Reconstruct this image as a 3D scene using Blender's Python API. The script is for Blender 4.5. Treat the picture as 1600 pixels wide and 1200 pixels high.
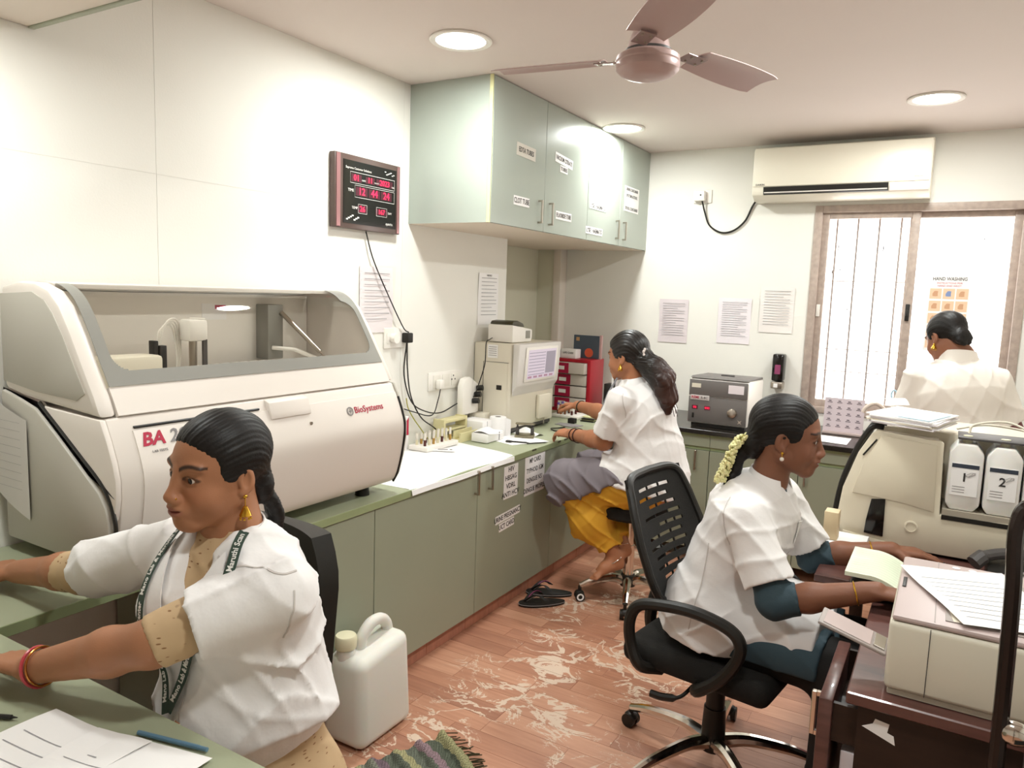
import bpy, bmesh, math, random
import numpy as np
from mathutils import Vector, Matrix, Euler
PI = math.pi
for o in list(bpy.data.objects): bpy.data.objects.remove(o)
SC = bpy.context.scene
COL = SC.collection
rnd = random.Random(7)

# ------------------------------------------------------------------ camera
cam_d = bpy.data.cameras.new('camera'); cam = bpy.data.objects.new('camera', cam_d); COL.objects.link(cam)
yaw, pitch, roll = -.531, .1216, .0346
fw = Vector((math.sin(yaw)*math.cos(pitch), math.cos(yaw)*math.cos(pitch), -math.sin(pitch)))
rt = Vector((math.cos(yaw), -math.sin(yaw), 0)); up = rt.cross(fw)
r2 = rt*math.cos(roll)+up*math.sin(roll); u2 = up*math.cos(roll)-rt*math.sin(roll)
cam.matrix_world = Matrix(((r2.x,u2.x,-fw.x,2.3798),(r2.y,u2.y,-fw.y,0),(r2.z,u2.z,-fw.z,1.5863),(0,0,0,1)))
cam_d.sensor_width = 36; cam_d.lens = 36*1165.73/1600; cam_d.clip_start = .05
SC.camera = cam
# ------------------------------------------------------------------ world, exposure
w = bpy.data.worlds.new('sky'); SC.world = w; w.use_nodes = True
bg = w.node_tree.nodes['Background']; bg.inputs[0].default_value = (1,.965,.93,1); bg.inputs[1].default_value = 5.0
SC.view_settings.view_transform = 'Standard'; SC.view_settings.look = 'None'
SC.view_settings.exposure = 0.36; SC.view_settings.gamma = 1.0; SC.view_settings.use_curve_mapping = False
LAMP_W = 14.0
DAY_W = 60.0

# ------------------------------------------------------------------ materials
def lin(h):
    if isinstance(h, str):
        h = h.lstrip('#'); c = [int(h[i:i+2],16)/255 for i in (0,2,4)]
    else: c = h
    return tuple(x/12.92 if x <= .04045 else ((x+.055)/1.055)**2.4 for x in c)+(1,)
MATS = {}
def mat(name, col, rough=.5, metal=0, noise=0, nscale=8, bump=0, bscale=60, spec=.5, alpha=1, trans=0, coat=0, sheen=0, sss=0, stretch=None, emit=None, estr=1, attr=None, ior=1.45):
    if name in MATS: return MATS[name]
    m = bpy.data.materials.new(name); m.use_nodes = True; MATS[name] = m
    nt = m.node_tree; N = nt.nodes; L = nt.links; b = N['Principled BSDF']
    b.inputs['Base Color'].default_value = lin(col); b.inputs['Roughness'].default_value = rough
    b.inputs['Metallic'].default_value = metal; b.inputs['Specular IOR Level'].default_value = spec
    b.inputs['Alpha'].default_value = alpha; b.inputs['Transmission Weight'].default_value = trans
    b.inputs['Coat Weight'].default_value = coat; b.inputs['Sheen Weight'].default_value = sheen; b.inputs['IOR'].default_value = ior
    if sss:
        b.inputs['Subsurface Weight'].default_value = sss; b.inputs['Subsurface Radius'].default_value = (.012,.005,.003)
    tc = None
    if noise or bump:
        tc = N.new('ShaderNodeTexCoord'); mp = N.new('ShaderNodeMapping'); L.new(tc.outputs['Object'], mp.inputs[0])
        if stretch: mp.inputs['Scale'].default_value = stretch
    src = None
    if attr:
        a = N.new('ShaderNodeAttribute'); a.attribute_name = attr; src = a.outputs['Color']
        L.new(src, b.inputs['Base Color'])
    if noise:
        n = N.new('ShaderNodeTexNoise'); n.inputs['Scale'].default_value = nscale; n.inputs['Detail'].default_value = 5
        L.new(mp.outputs[0], n.inputs[0])
        mx = N.new('ShaderNodeMix'); mx.data_type = 'RGBA'; mx.blend_type = 'MULTIPLY'; mx.inputs[0].default_value = noise
        cr = N.new('ShaderNodeValToRGB'); cr.color_ramp.elements[0].position = .3; cr.color_ramp.elements[1].position = .7
        cr.color_ramp.elements[0].color = (.35,.35,.35,1)
        L.new(n.outputs[0], cr.inputs[0]); L.new(cr.outputs[0], mx.inputs[7])
        if src: L.new(src, mx.inputs[6])
        else: mx.inputs[6].default_value = lin(col)
        L.new(mx.outputs[2], b.inputs['Base Color'])
    if bump:
        n2 = N.new('ShaderNodeTexNoise'); n2.inputs['Scale'].default_value = bscale; n2.inputs['Detail'].default_value = 4
        L.new(mp.outputs[0], n2.inputs[0])
        bp = N.new('ShaderNodeBump'); bp.inputs['Strength'].default_value = bump; bp.inputs['Distance'].default_value = .01
        L.new(n2.outputs[0], bp.inputs['Height']); L.new(bp.outputs[0], b.inputs['Normal'])
    if emit:
        b.inputs['Emission Color'].default_value = lin(emit); b.inputs['Emission Strength'].default_value = estr
    return m

def thin_fresnel(N, Lk, mxs, k=1.0):
    fr = N.new('ShaderNodeFresnel'); fr.inputs[0].default_value = 1.45; g_ = N.new('ShaderNodeNewGeometry')
    sb = N.new('ShaderNodeMath'); sb.operation = 'SUBTRACT'; sb.inputs[0].default_value = k; mu = N.new('ShaderNodeMath'); mu.operation = 'MULTIPLY'; mu.use_clamp = True
    Lk.new(g_.outputs['Backfacing'], sb.inputs[1]); Lk.new(fr.outputs[0], mu.inputs[0]); Lk.new(sb.outputs[0], mu.inputs[1]); Lk.new(mu.outputs[0], mxs.inputs[0])
WALL = mat('wall_paint', '#ece9e1', .7, noise=.05, nscale=2, bump=.04, bscale=140)
CEIL = mat('ceiling_paint', '#e2d6cf', .8, noise=.03, nscale=2)
SAGE = mat('sage_laminate', '#9ca18c', .38, noise=.06, nscale=5, bump=.02, bscale=200)
SAGE_TOP = mat('sage_worktop', '#a6ab8f', .42, noise=.12, nscale=7, bump=.02, bscale=200)
SAGE_EDGE = mat('sage_edging', '#97a278', .5, noise=.1, nscale=12)
UPPER = mat('upper_laminate', '#a9b0a6', .22, noise=.05, nscale=4)
YEDGE = mat('cream_edging', '#d8d6a4', .5)
WHITE = mat('white_plastic', '#ece7df', .4)
CREAM = mat('cream_plastic', '#e2dac8', .45, noise=.04, nscale=6)
ANW = mat('analyzer_shell', '#e4dbd2', .38, bump=.015, bscale=500)
ANG = mat('analyzer_side', '#bdb8ad', .45, bump=.03, bscale=500)
ANSEAL = mat('analyzer_tint', '#8f8d86', .3)
BLACK = mat('black_plastic', '#191612', .45, bump=.03, bscale=300)
BLACKG = mat('black_gloss', '#14110f', .15)
DARKG = mat('charcoal_panel', '#4a4644', .5, noise=.05)
CHROME = mat('chrome', '#d9d4cc', .12, metal=1)
STEEL = mat('brushed_steel', '#b7aea2', .3, metal=1)
PAPER = mat('paper', '#f3f0ee', .8, noise=.03, nscale=10)
PAPERP = mat('paper_lilac', '#ebe3e6', .8)
INK = mat('ink', '#3a3634', .8)
INKG = mat('ink_grey', '#8b8685', .8)
REDINK = mat('red_ink', '#b3133b', .5)
GRANITE = mat('black_granite', '#2b2621', .18, noise=.5, nscale=120)
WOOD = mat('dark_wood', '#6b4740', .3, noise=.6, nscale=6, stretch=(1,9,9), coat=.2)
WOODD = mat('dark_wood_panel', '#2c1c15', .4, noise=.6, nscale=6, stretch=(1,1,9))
WOODL = mat('pale_pine', '#b08a5c', .5, noise=.4, nscale=8, stretch=(1,10,10))
RED = mat('red_plastic', '#b0182a', .35)
NATUR = mat('natural_polythene', '#e4e1d8', .45, spec=.4, sss=.3)

# ------------------------------------------------------------------ mesh helpers
class MB:
    def __init__(s): s.v = []; s.f = []; s.m = []; s.cur = 0
    def add(s, vs, fs):
        o = len(s.v); s.v += [tuple(v) for v in vs]; s.f += [tuple(i+o for i in f) for f in fs]; s.m += [s.cur]*len(fs); return s
    def bm(s, bm, M=None):
        if M: bmesh.ops.transform(bm, matrix=M, verts=bm.verts)
        bm.verts.index_update(); s.add([v.co[:] for v in bm.verts], [[v.index for v in f.verts] for f in bm.faces]); bm.free(); return s
    def box(s, a, b, bev=0, seg=2, M=None):
        bm = bmesh.new(); bmesh.ops.create_cube(bm, size=1)
        d = [abs(b[i]-a[i]) for i in range(3)]
        bmesh.ops.scale(bm, vec=d, verts=bm.verts); bmesh.ops.translate(bm, vec=[(a[i]+b[i])/2 for i in range(3)], verts=bm.verts)
        if bev: bmesh.ops.bevel(bm, geom=bm.edges[:], offset=min(bev, min(d)*.49), segments=seg, profile=.5, affect='EDGES')
        return s.bm(bm, M)
    def cyl(s, a, b, r, r2=None, n=20, cap=True):
        a = Vector(a); b = Vector(b); r2 = r if r2 is None else r2
        d = (b-a); q = d.to_track_quat('Z','Y').to_matrix()
        vs = []; fs = []
        for i in range(n):
            t = 2*PI*i/n; e = q @ Vector((math.cos(t), math.sin(t), 0)); vs += [a+e*r, b+e*r2]
        for i in range(n):
            j = (i+1) % n; fs.append((2*i, 2*j, 2*j+1, 2*i+1))
        if cap: fs += [tuple(2*i for i in range(n))[::-1], tuple(2*i+1 for i in range(n))]
        return s.add(vs, fs)
    def tube(s, pts, r, n=8, closed=False, rs=None):
        pts = [Vector(p) for p in pts]; k = len(pts); vs = []; fs = []
        pn = None
        for i, p in enumerate(pts):
            t = (pts[(i+1) % k]-pts[i-1]) if closed else (pts[min(i+1,k-1)]-pts[max(i-1,0)])
            t.normalize()
            if pn is None:
                pn = t.orthogonal().normalized()
            pn = (pn-t*pn.dot(t)).normalized(); bn = t.cross(pn)
            rr = rs[i] if rs else r
            for j in range(n):
                a = 2*PI*j/n; vs.append(p+(pn*math.cos(a)+bn*math.sin(a))*rr)
        for i in range(k if closed else k-1):
            for j in range(n):
                i2 = (i+1) % k; fs.append((i*n+j, i*n+(j+1) % n, i2*n+(j+1) % n, i2*n+j))
        if not closed: fs += [tuple(range(n))[::-1], tuple((k-1)*n+j for j in range(n))]
        return s.add(vs, fs)
    def lathe(s, prof, c=(0,0,0), n=24, M=None):
        vs = []; fs = []; k = len(prof)
        for i in range(n):
            t = 2*PI*i/n
            for r, z in prof:
                p = Vector((r*math.cos(t), r*math.sin(t), z))
                if M: p = M @ p
                vs.append(p+Vector(c))
        for i in range(n):
            j = (i+1) % n
            for q in range(k-1): fs.append((i*k+q, j*k+q, j*k+q+1, i*k+q+1))
        return s.add(vs, fs)
    def prism(s, poly, a, b, axis=1, bev=0, M=None):
        # poly in the two remaining axes (x,z for axis 1; x,y for axis 2; y,z for axis 0)
        bm = bmesh.new()
        def P(p, t): return {0:(t,p[0],p[1]), 1:(p[0],t,p[1]), 2:(p[0],p[1],t)}[axis]
        A = [bm.verts.new(P(p,a)) for p in poly]; B = [bm.verts.new(P(p,b)) for p in poly]; n = len(poly)
        bm.faces.new(A); bm.faces.new(B[::-1])
        for i in range(n): bm.faces.new((A[i], A[(i+1)%n], B[(i+1)%n], B[i])[::-1])
        bmesh.ops.recalc_face_normals(bm, faces=bm.faces)
        if bev:
            ed = [e for e in bm.edges if len(e.link_faces)==2 and e.calc_face_angle() > .5]
            bmesh.ops.bevel(bm, geom=ed, offset=bev, segments=2, profile=.5, affect='EDGES')
        return s.bm(bm, M)
    def sheet(s, fn, nu, nv, th=0):
        vs = [Vector(fn(i/(nu-1), j/(nv-1))) for i in range(nu) for j in range(nv)]; fs = []
        for i in range(nu-1):
            for j in range(nv-1):
                q = i*nv+j; fs.append((q, q+nv, q+nv+1, q+1))
        if th:
            nor = []
            for i in range(nu):
                for j in range(nv):
                    a = vs[min(i+1,nu-1)*nv+j]-vs[max(i-1,0)*nv+j]; b = vs[i*nv+min(j+1,nv-1)]-vs[i*nv+max(j-1,0)]
                    nor.append(a.cross(b).normalized())
            n0 = len(vs); vs += [vs[i]-nor[i]*th for i in range(n0)]
            fs += [tuple(k+n0 for k in f[::-1]) for f in fs]
            def rim(a, b): fs.append((a, a+n0, b+n0, b))
            for i in range(nu-1): rim(i*nv,(i+1)*nv); rim((i+1)*nv+nv-1, i*nv+nv-1)
            for j in range(nv-1): rim(j+1,j); rim((nu-1)*nv+j,(nu-1)*nv+j+1)
        return s.add(vs, fs)
    def ball(s, c, r, n=12, M=None):
        bm = bmesh.new(); bmesh.ops.create_uvsphere(bm, u_segments=n, v_segments=max(6,n*2//3), radius=1)
        rr = r if hasattr(r,'__len__') else (r,r,r)
        bmesh.ops.scale(bm, vec=rr, verts=bm.verts)
        if M: bmesh.ops.transform(bm, matrix=M, verts=bm.verts)
        bmesh.ops.translate(bm, vec=c, verts=bm.verts); return s.bm(bm)
def wm(o):
    M = o.matrix_basis.copy(); p = o.parent
    while p: M = p.matrix_basis @ M; p = p.parent
    return M
def obj(name, mb, m=None, parent=None, world=False, smooth=35, **kw):
    me = bpy.data.meshes.new(name); me.from_pydata(mb.v, [], mb.f)
    if world and parent:
        me.transform(wm(parent).inverted())
    ms = m if isinstance(m,(list,tuple)) else [m]
    for q in ms:
        if q: me.materials.append(q)
    if len(ms) > 1:
        me.polygons.foreach_set('material_index', mb.m)
    bm = bmesh.new(); bm.from_mesh(me); bmesh.ops.recalc_face_normals(bm, faces=bm.faces) if kw.get('recalc', True) else None
    bm.to_mesh(me); bm.free()
    if smooth:
        me.polygons.foreach_set('use_smooth', [True]*len(me.polygons)); me.set_sharp_from_angle(angle=math.radians(smooth))
    o = bpy.data.objects.new(name, me); COL.objects.link(o)
    if parent: o.parent = parent
    return o
def tag(o, label=None, cat=None, group=None, kind=None):
    if label: o['label'] = label
    if cat: o['category'] = cat
    if group: o['group'] = group
    if kind: o['kind'] = kind
    return o
def thing(name, label, cat, loc=(0,0,0), rz=0, group=None):
    o = bpy.data.objects.new(name, None); COL.objects.link(o); o.empty_display_size = .05
    o.location = loc; o.rotation_euler = (0,0,rz); return tag(o, label, cat, group)
def struct(name, mb, m, parent=None, label=None, **kw):
    o = obj(name, mb, m, parent, **kw)
    if not parent: o['kind'] = 'structure'
    if label: o['label'] = label
    return o
def copy_tree(o, parent=None):
    c = o.copy(); COL.objects.link(c); c.parent = parent
    for ch in list(o.children): copy_tree(ch, c)
    return c
def txt(body, size, M, m=INK, parent=None, name='lettering', bold=0, align='CENTER', ext=.0004, sx=1, shear=0):
    """flat raised lettering; M places the text's xy plane"""
    cu = bpy.data.curves.new(name, 'FONT'); cu.body = body; cu.size = size; cu.align_x = align; cu.align_y = 'CENTER'
    cu.extrude = ext; cu.offset = bold*size; cu.resolution_u = 2; cu.shear = shear
    t = bpy.data.objects.new('tmp', cu); COL.objects.link(t)
    dg = bpy.context.evaluated_depsgraph_get(); me = bpy.data.meshes.new_from_object(t.evaluated_get(dg))
    bpy.data.objects.remove(t); bpy.data.curves.remove(cu)
    me.transform(M @ Matrix.Diagonal((sx,1,1,1)))
    if parent: me.transform(wm(parent).inverted())
    me.name = name; me.materials.clear(); me.materials.append(m)
    o = bpy.data.objects.new(name, me); COL.objects.link(o); o.parent = parent
    return o
def frame(o, x, y):
    """matrix with origin o, x axis, y axis"""
    x = Vector(x).normalized(); y = Vector(y); y = (y-x*y.dot(x)).normalized(); z = x.cross(y)
    return Matrix(((x.x,y.x,z.x,o[0]),(x.y,y.y,z.y,o[1]),(x.z,y.z,z.z,o[2]),(0,0,0,1)))
def bez(pts, n=8):
    """Catmull-Rom through points"""
    P = [Vector(p) for p in pts]; P = [P[0]*2-P[1]]+P+[P[-1]*2-P[-2]]; out = []
    for i in range(1, len(P)-2):
        for k in range(n):
            t = k/n; a,b,c,d = P[i-1],P[i],P[i+1],P[i+2]
            out.append(.5*((2*b)+(c-a)*t+(2*a-5*b+4*c-d)*t*t+(3*b-a-3*c+d)*t**3))
    out.append(P[-2]); return out
# ------------------------------------------------------------------ the room
H = 2.573; YB = 5.017; XR = 3.4; YR = -1.5; ZT = .783; XF = .549
def floor_mat(name, rand):
    m = bpy.data.materials.new(name); m.use_nodes = True; nt = m.node_tree; N = nt.nodes; L = nt.links; b = N['Principled BSDF']
    g = N.new('ShaderNodeNewGeometry')
    mp = N.new('ShaderNodeMapping'); L.new(g.outputs['Position'], mp.inputs[0]); mp.inputs['Scale'].default_value = (2.2,26,1)
    oi = N.new('ShaderNodeObjectInfo')
    n = N.new('ShaderNodeTexNoise'); n.noise_dimensions = '4D'; n.inputs['Scale'].default_value = 2.2; n.inputs['Detail'].default_value = 6
    L.new(mp.outputs[0], n.inputs['Vector']); mu = N.new('ShaderNodeMath'); mu.operation = 'MULTIPLY'; mu.inputs[1].default_value = 40
    L.new(oi.outputs['Random'], mu.inputs[0]); L.new(mu.outputs[0], n.inputs['W'])
    ad = N.new('ShaderNodeMath'); ad.operation = 'MULTIPLY_ADD'; ad.inputs[1].default_value = .55
    L.new(n.outputs[0], ad.inputs[0]); mr = N.new('ShaderNodeMath'); mr.operation = 'MULTIPLY'; mr.inputs[1].default_value = .42
    L.new(oi.outputs['Random'], mr.inputs[0]); L.new(mr.outputs[0], ad.inputs[2])
    cr = N.new('ShaderNodeValToRGB'); e = cr.color_ramp.elements
    e[0].position = .18; e[0].color = lin('#94634e'); e[1].position = .72; e[1].color = lin('#c79579')
    x = cr.color_ramp.elements.new(.45); x.color = lin('#b07c62'); L.new(ad.outputs[0], cr.inputs[0])
    # worn-through patches
    n2 = N.new('ShaderNodeTexNoise'); n2.inputs['Scale'].default_value = 5.5; n2.inputs['Detail'].default_value = 8; n2.inputs['Roughness'].default_value = .62; n2.inputs['Distortion'].default_value = .9
    mp2 = N.new('ShaderNodeMapping'); mp2.inputs['Scale'].default_value = (1,1.3,1); mp2.inputs['Rotation'].default_value = (0,0,.5); mp2.inputs['Location'].default_value = (.3,.75,0)
    L.new(g.outputs['Position'], mp2.inputs[0]); L.new(mp2.outputs[0], n2.inputs['Vector'])
    # ridged: |n-.5| small -> vein-like wear
    s1 = N.new('ShaderNodeMath'); s1.operation = 'SUBTRACT'; s1.inputs[1].default_value = .5; L.new(n2.outputs[0], s1.inputs[0])
    s2 = N.new('ShaderNodeMath'); s2.operation = 'ABSOLUTE'; L.new(s1.outputs[0], s2.inputs[0])
    # trodden lane mask: distance from the segment running down the gangway
    sx = N.new('ShaderNodeSeparateXYZ'); L.new(g.outputs['Position'], sx.inputs[0])
    ma = N.new('ShaderNodeMath'); ma.operation = 'MULTIPLY_ADD'; ma.inputs[1].default_value = .02; ma.inputs[2].default_value = -1.17
    L.new(sx.outputs['Y'], ma.inputs[0]); mb_ = N.new('ShaderNodeMath'); mb_.operation = 'ADD'; L.new(sx.outputs['X'], mb_.inputs[0]); L.new(ma.outputs[0], mb_.inputs[1])
    mc = N.new('ShaderNodeMath'); mc.operation = 'ABSOLUTE'; L.new(mb_.outputs[0], mc.inputs[0])
    md = N.new('ShaderNodeMapRange'); md.inputs['From Min'].default_value = .1; md.inputs['From Max'].default_value = .62; md.inputs['To Min'].default_value = .046; md.inputs['To Max'].default_value = -.004
    L.new(mc.outputs[0], md.inputs['Value'])
    n3 = N.new('ShaderNodeTexNoise'); n3.inputs['Scale'].default_value = 2.6; n3.inputs['Detail'].default_value = 2; L.new(g.outputs['Position'], n3.inputs['Vector'])
    m3 = N.new('ShaderNodeMath'); m3.operation = 'MULTIPLY'; L.new(md.outputs[0], m3.inputs[0])
    m4 = N.new('ShaderNodeMapRange'); m4.inputs['From Min'].default_value = .42; m4.inputs['From Max'].default_value = .62; m4.inputs['To Max'].default_value = 1.25; L.new(n3.outputs[0], m4.inputs['Value']); L.new(m4.outputs[0], m3.inputs[1])
    lt = N.new('ShaderNodeMath'); lt.operation = 'SUBTRACT'; L.new(m3.outputs[0], lt.inputs[0]); L.new(s2.outputs[0], lt.inputs[1])
    st = N.new('ShaderNodeMapRange'); st.inputs['From Min'].default_value = 0; st.inputs['From Max'].default_value = .008; L.new(lt.outputs[0], st.inputs['Value'])
    mx = N.new('ShaderNodeMix'); mx.data_type = 'RGBA'; L.new(st.outputs[0], mx.inputs[0]); L.new(cr.outputs[0], mx.inputs[6]); mx.inputs[7].default_value = lin('#d3bba6')
    L.new(mx.outputs[2], b.inputs['Base Color']); b.inputs['Roughness'].default_value = .42
    bp = N.new('ShaderNodeBump'); bp.inputs['Strength'].default_value = .25; bp.inputs['Distance'].default_value = .002; bp.invert = True
    L.new(st.outputs[0], bp.inputs['Height']); L.new(bp.outputs[0], b.inputs['Normal'])
    return m
FLOORM = floor_mat('vinyl_plank', True)
fl = struct('floor', MB().box((-.4,YR,-.1),(XR,YB,-.0015)), FLOORM, label='worn wood-print vinyl floor')
unit = None; row = 0; y = 1.45
while y < 4.4:
    x = .5-rnd.random()*.4
    while x < 2.5:
        l = rnd.choice((.32,.42,.5,.6))
        if unit is None:
            unit = obj('plank', MB().box((0,0,-.0015),(1,1,0)), FLOORM, smooth=0).data; o = bpy.data.objects['plank']
        else:
            o = bpy.data.objects.new('plank', unit); COL.objects.link(o)
        o.parent = fl; o.location = (x+.0008, y+.0008, 0); o.scale = (l-.0016, .088-.0016, 1); x += l
    y += .088
struct('ceiling', MB().box((-.4,YR,H),(XR,YB+.1,H+.1)), CEIL)
# left wall: backing plus jointed boards
wl = struct('wall_left', MB().box((-.45,YR,0),(-.0020,3.94,H)).box((-.45,3.94,0),(-.33,YB,H)), WALL)
for y0, y1 in ((YR,1.617),(1.617,2.935),(2.935,3.94)):
    for z0, z1 in ((0,1.945),(1.945,H)):
        obj('wall_board', MB().box((-.0019,y0+.0007,z0+.0003),(0,y1-.0007,z1-.0003)), WALL, wl, smooth=0)
obj('wall_board', MB().box((-.33,3.95,0),(-.325,YB,H)), mat('recess_paint','#d6d3c0',.6), wl, smooth=0)
# back wall with the window opening
WX0, WX1, WZ0, WZ1 = 1.575, 2.70, .90, 2.185
wb = struct('wall_back', MB().box((-.45,YB,0),(WX0,YB+.16,H)).box((WX1,YB,0),(XR,YB+.16,H)).box((WX0,YB,WZ1),(WX1,YB+.16,H)).box((WX0,YB,0),(WX1,YB+.16,WZ0)), WALL, smooth=0)
obj('corner_pilaster', MB().box((-.19,YB-.10,0),(-.13,YB,H),.004), mat('pilaster_paint','#e4dad0',.6), wb)
obj('recess_board', MB().box((-.33,YB-.09,0),(-.19,YB,H)), MATS['recess_paint'], wb)
struct('wall_right', MB().box((XR,YR,0),(XR+.1,YB,H)), WALL)
struct('wall_rear', MB().box((-.4,YR-.1,0),(XR,YR,H)), WALL)
SKIRT = mat('skirting_tile', '#b57a63', .35, noise=.35, nscale=6, stretch=(1,8,2))
# skirting below the base units
sk = struct('baseboard_left', MB().box((.495,1.30,0),(.512,4.36,.075)), mat('skirting_grout','#caa592',.7))
y = 1.30
while y < 4.33:
    obj('skirting_tile', MB().box((.508,y+.001,0),(.525,min(4.36,y+.30)-.001,.072),.002,1), SKIRT, sk); y += .30

# ------------------------------------------------------------------ window
ALU = mat('window_aluminium', '#b9a79b', .45, noise=.35, nscale=30, bump=.1, bscale=80)
gl = bpy.data.materials.new('window_glass'); gl.use_nodes = True; N = gl.node_tree.nodes; Lk = gl.node_tree.links
N.remove(N['Principled BSDF']); tr = N.new('ShaderNodeBsdfTransparent'); gs = N.new('ShaderNodeBsdfGlossy'); gs.inputs['Roughness'].default_value = .02
mxs = N.new('ShaderNodeMixShader'); thin_fresnel(N, Lk, mxs); Lk.new(tr.outputs[0], mxs.inputs[1]); Lk.new(gs.outputs[0], mxs.inputs[2]); Lk.new(mxs.outputs[0], N['Material Output'].inputs[0])
GLASS = gl
win = struct('window_1', MB().box((WX0,YB-.012,WZ0),(WX0+.045,YB+.10,WZ1),.003).box((WX1-.045,YB-.012,WZ0),(WX1,YB+.10,WZ1),.003)
     .box((WX0+.0451,YB-.012,WZ1-.045),(WX1-.0451,YB+.10,WZ1),.003).box((WX0+.0451,YB-.012,WZ0),(WX1-.0451,YB+.10,WZ0+.04),.003), ALU, label='two-leaf sliding aluminium window')
for k, (a, b_, yy) in enumerate(((WX0+.04,2.155,YB+.012),(2.10,WX1-.04,YB+.045))):
    z0, z1 = WZ0+.035, WZ1-.04
    s = obj('sash', MB().box((a,yy,z0),(a+.045,yy+.025,z1),.003).box((b_-.045,yy,z0),(b_,yy+.025,z1),.003).box((a+.0451,yy,z1-.04),(b_-.0451,yy+.025,z1),.003).box((a+.0451,yy,z0),(b_-.0451,yy+.025,z0+.05),.003), ALU, win)
    obj('pane', MB().box((a+.04,yy+.010,z0+.04),(b_-.04,yy+.015,z1-.035)), GLASS, s, smooth=0)
    hx = a+.03 if k == 0 else a+.02
    if k == 0:
        obj('latch', MB().box((b_-.035,yy-.012,1.50),(b_-.012,yy-.0005,1.60),.004).box((b_-.030,yy-.02,1.53),(b_-.018,yy-.0125,1.565),.003), BLACK, s)
        obj('pull', MB().box((a+.008,yy-.009,1.505),(a+.03,yy-.0005,1.58),.003), WHITE, s)
IRON = mat('grille_iron','#8d8580',.6)
g = MB()
for gx in (1.69,1.81,1.93,2.05): obj('grille_bar', MB().cyl((gx,YB+.135,WZ0+.002),(gx,YB+.135,WZ1-.002),.006,n=8), IRON, win)
for gz in (1.16,1.30,1.73): obj('grille_bar', MB().cyl((WX0,YB+.143,gz),(2.16,YB+.143,gz),.003,n=8), IRON, win)
for k,(px,pz,s) in enumerate(((1.72,1.93,.012),(1.695,1.78,.008),(1.74,1.80,.006),(1.97,1.93,.014),(1.80,1.56,.007),(2.48,1.98,.004))):
    obj('glass_scrap', MB().prism([(px-.003,pz-s*2),(px+.004,pz-s),(px+.005,pz+s*2),(px,pz+s*1.4)],YB+.0205 if px<2.1 else YB+.0535,YB+.0215 if px<2.1 else YB+.0545), INK, win)
# daylight portal in the opening
pl = bpy.data.lights.new('daylight_portal','AREA'); pl.shape = 'RECTANGLE'; pl.size = WX1-WX0; pl.size_y = WZ1-WZ0; pl.cycles.is_portal = True
po = bpy.data.objects.new('daylight_portal', pl); COL.objects.link(po); po.location = ((WX0+WX1)/2, YB+.17, (WZ0+WZ1)/2); po.rotation_euler = (-PI/2,0,0)

# hand washing poster on the right leaf
ps = tag(obj('poster', MB().box((2.228,YB+.036,1.33),(2.44,YB+.0368,1.775)), PAPER, smooth=0), 'hand washing instruction poster stuck inside the right window leaf', 'poster')
txt('HAND WASHING', .027, frame((2.334,YB+.0355,1.752),(1,0,0),(0,0,1)), INK, ps, bold=.012, sx=.82)
txt('INSTRUCTIONS FOR', .014, frame((2.334,YB+.0355,1.728),(1,0,0),(0,0,1)), REDINK, ps)
txt('HAND AND WRIST', .014, frame((2.334,YB+.0355,1.712),(1,0,0),(0,0,1)), REDINK, ps)
PEACH = mat('poster_peach','#e6c3a4',.8); PBLUE = mat('poster_blue','#7d8fb8',.8)
for r_ in range(5):
    for c_ in range(3):
        x0 = 2.238+c_*.067; z1 = 1.697-r_*.072
        q = obj('picture_cell', MB().box((x0,YB+.0354,z1-.06),(x0+.06,YB+.0357,z1)), PEACH, ps, smooth=0)
        obj('hand_figure', MB().prism([(x0+.012+.03*math.cos(t)*(.6+.3*((k*7)%3))*.6+.018, z1-.03+.016*math.sin(t)*(1+.3*((k*5)%2))) for k,t in enumerate([i*PI/4 for i in range(8)])],YB+.0350,YB+.0353), PBLUE if (r_+c_)%3==1 and r_==0 else mat('poster_skin','#c99a78',.8), q)

# ------------------------------------------------------------------ fixed furniture: left counter
wt = tag(obj('worktop', MB().box((.003,.06,ZT-.028),(.556,3.945,ZT)).box((-.323,3.9451,ZT-.028),(.556,YB-.105,ZT)), SAGE_TOP, smooth=0), 'long sage green laminate worktop running along the left wall', 'counter')
obj('edging', MB().box((.5561,.81,ZT-.029),(.559,YB-.11,ZT),.001,1), SAGE_EDGE, wt)
for yy in (3.33,3.62,3.70,3.78): obj('edge_chip', MB().box((.5575,yy,ZT-.01),(.5596,yy+.03+.02*rnd.random(),ZT+.0006),.001,1), mat('chip_dark','#4c4a38',.8), wt)
rd = thing('return_desk', 'sage green desk return in the near left corner holding papers', 'desk', (1.1,.4,0))
obj('desktop', MB().box((.5595,-.02,ZT-.028),(1.66,.805,ZT),.002,1), SAGE_TOP, rd, True)
obj('end_panel', MB().box((1.60,0,.001),(1.62,.76,ZT-.0285)), SAGE, rd, True)
obj('modesty_panel', MB().box((.62,.10,.2),(1.5995,.12,ZT-.0285)), SAGE, rd, True)
def handle(parent, p, L, ax='z', out=(1,0,0), m=STEEL, r=.005):
    o = Vector(p); d = Vector({'z':(0,0,1),'x':(1,0,0),'y':(0,1,0)}[ax])*L/2; n = Vector(out)
    return obj('handle', MB().box(o-d+n*.022-Vector((r,r,r)), o+d+n*.022+Vector((r,r,r)), .002,1).box(*[q for q in (o-d-Vector((r,r,r))*.9, o-d+n*.022+Vector((r,r,r))*.9)], 0).box(o+d-Vector((r,r,r))*.9, o+d+n*.022+Vector((r,r,r))*.9), m, parent, True)
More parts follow.
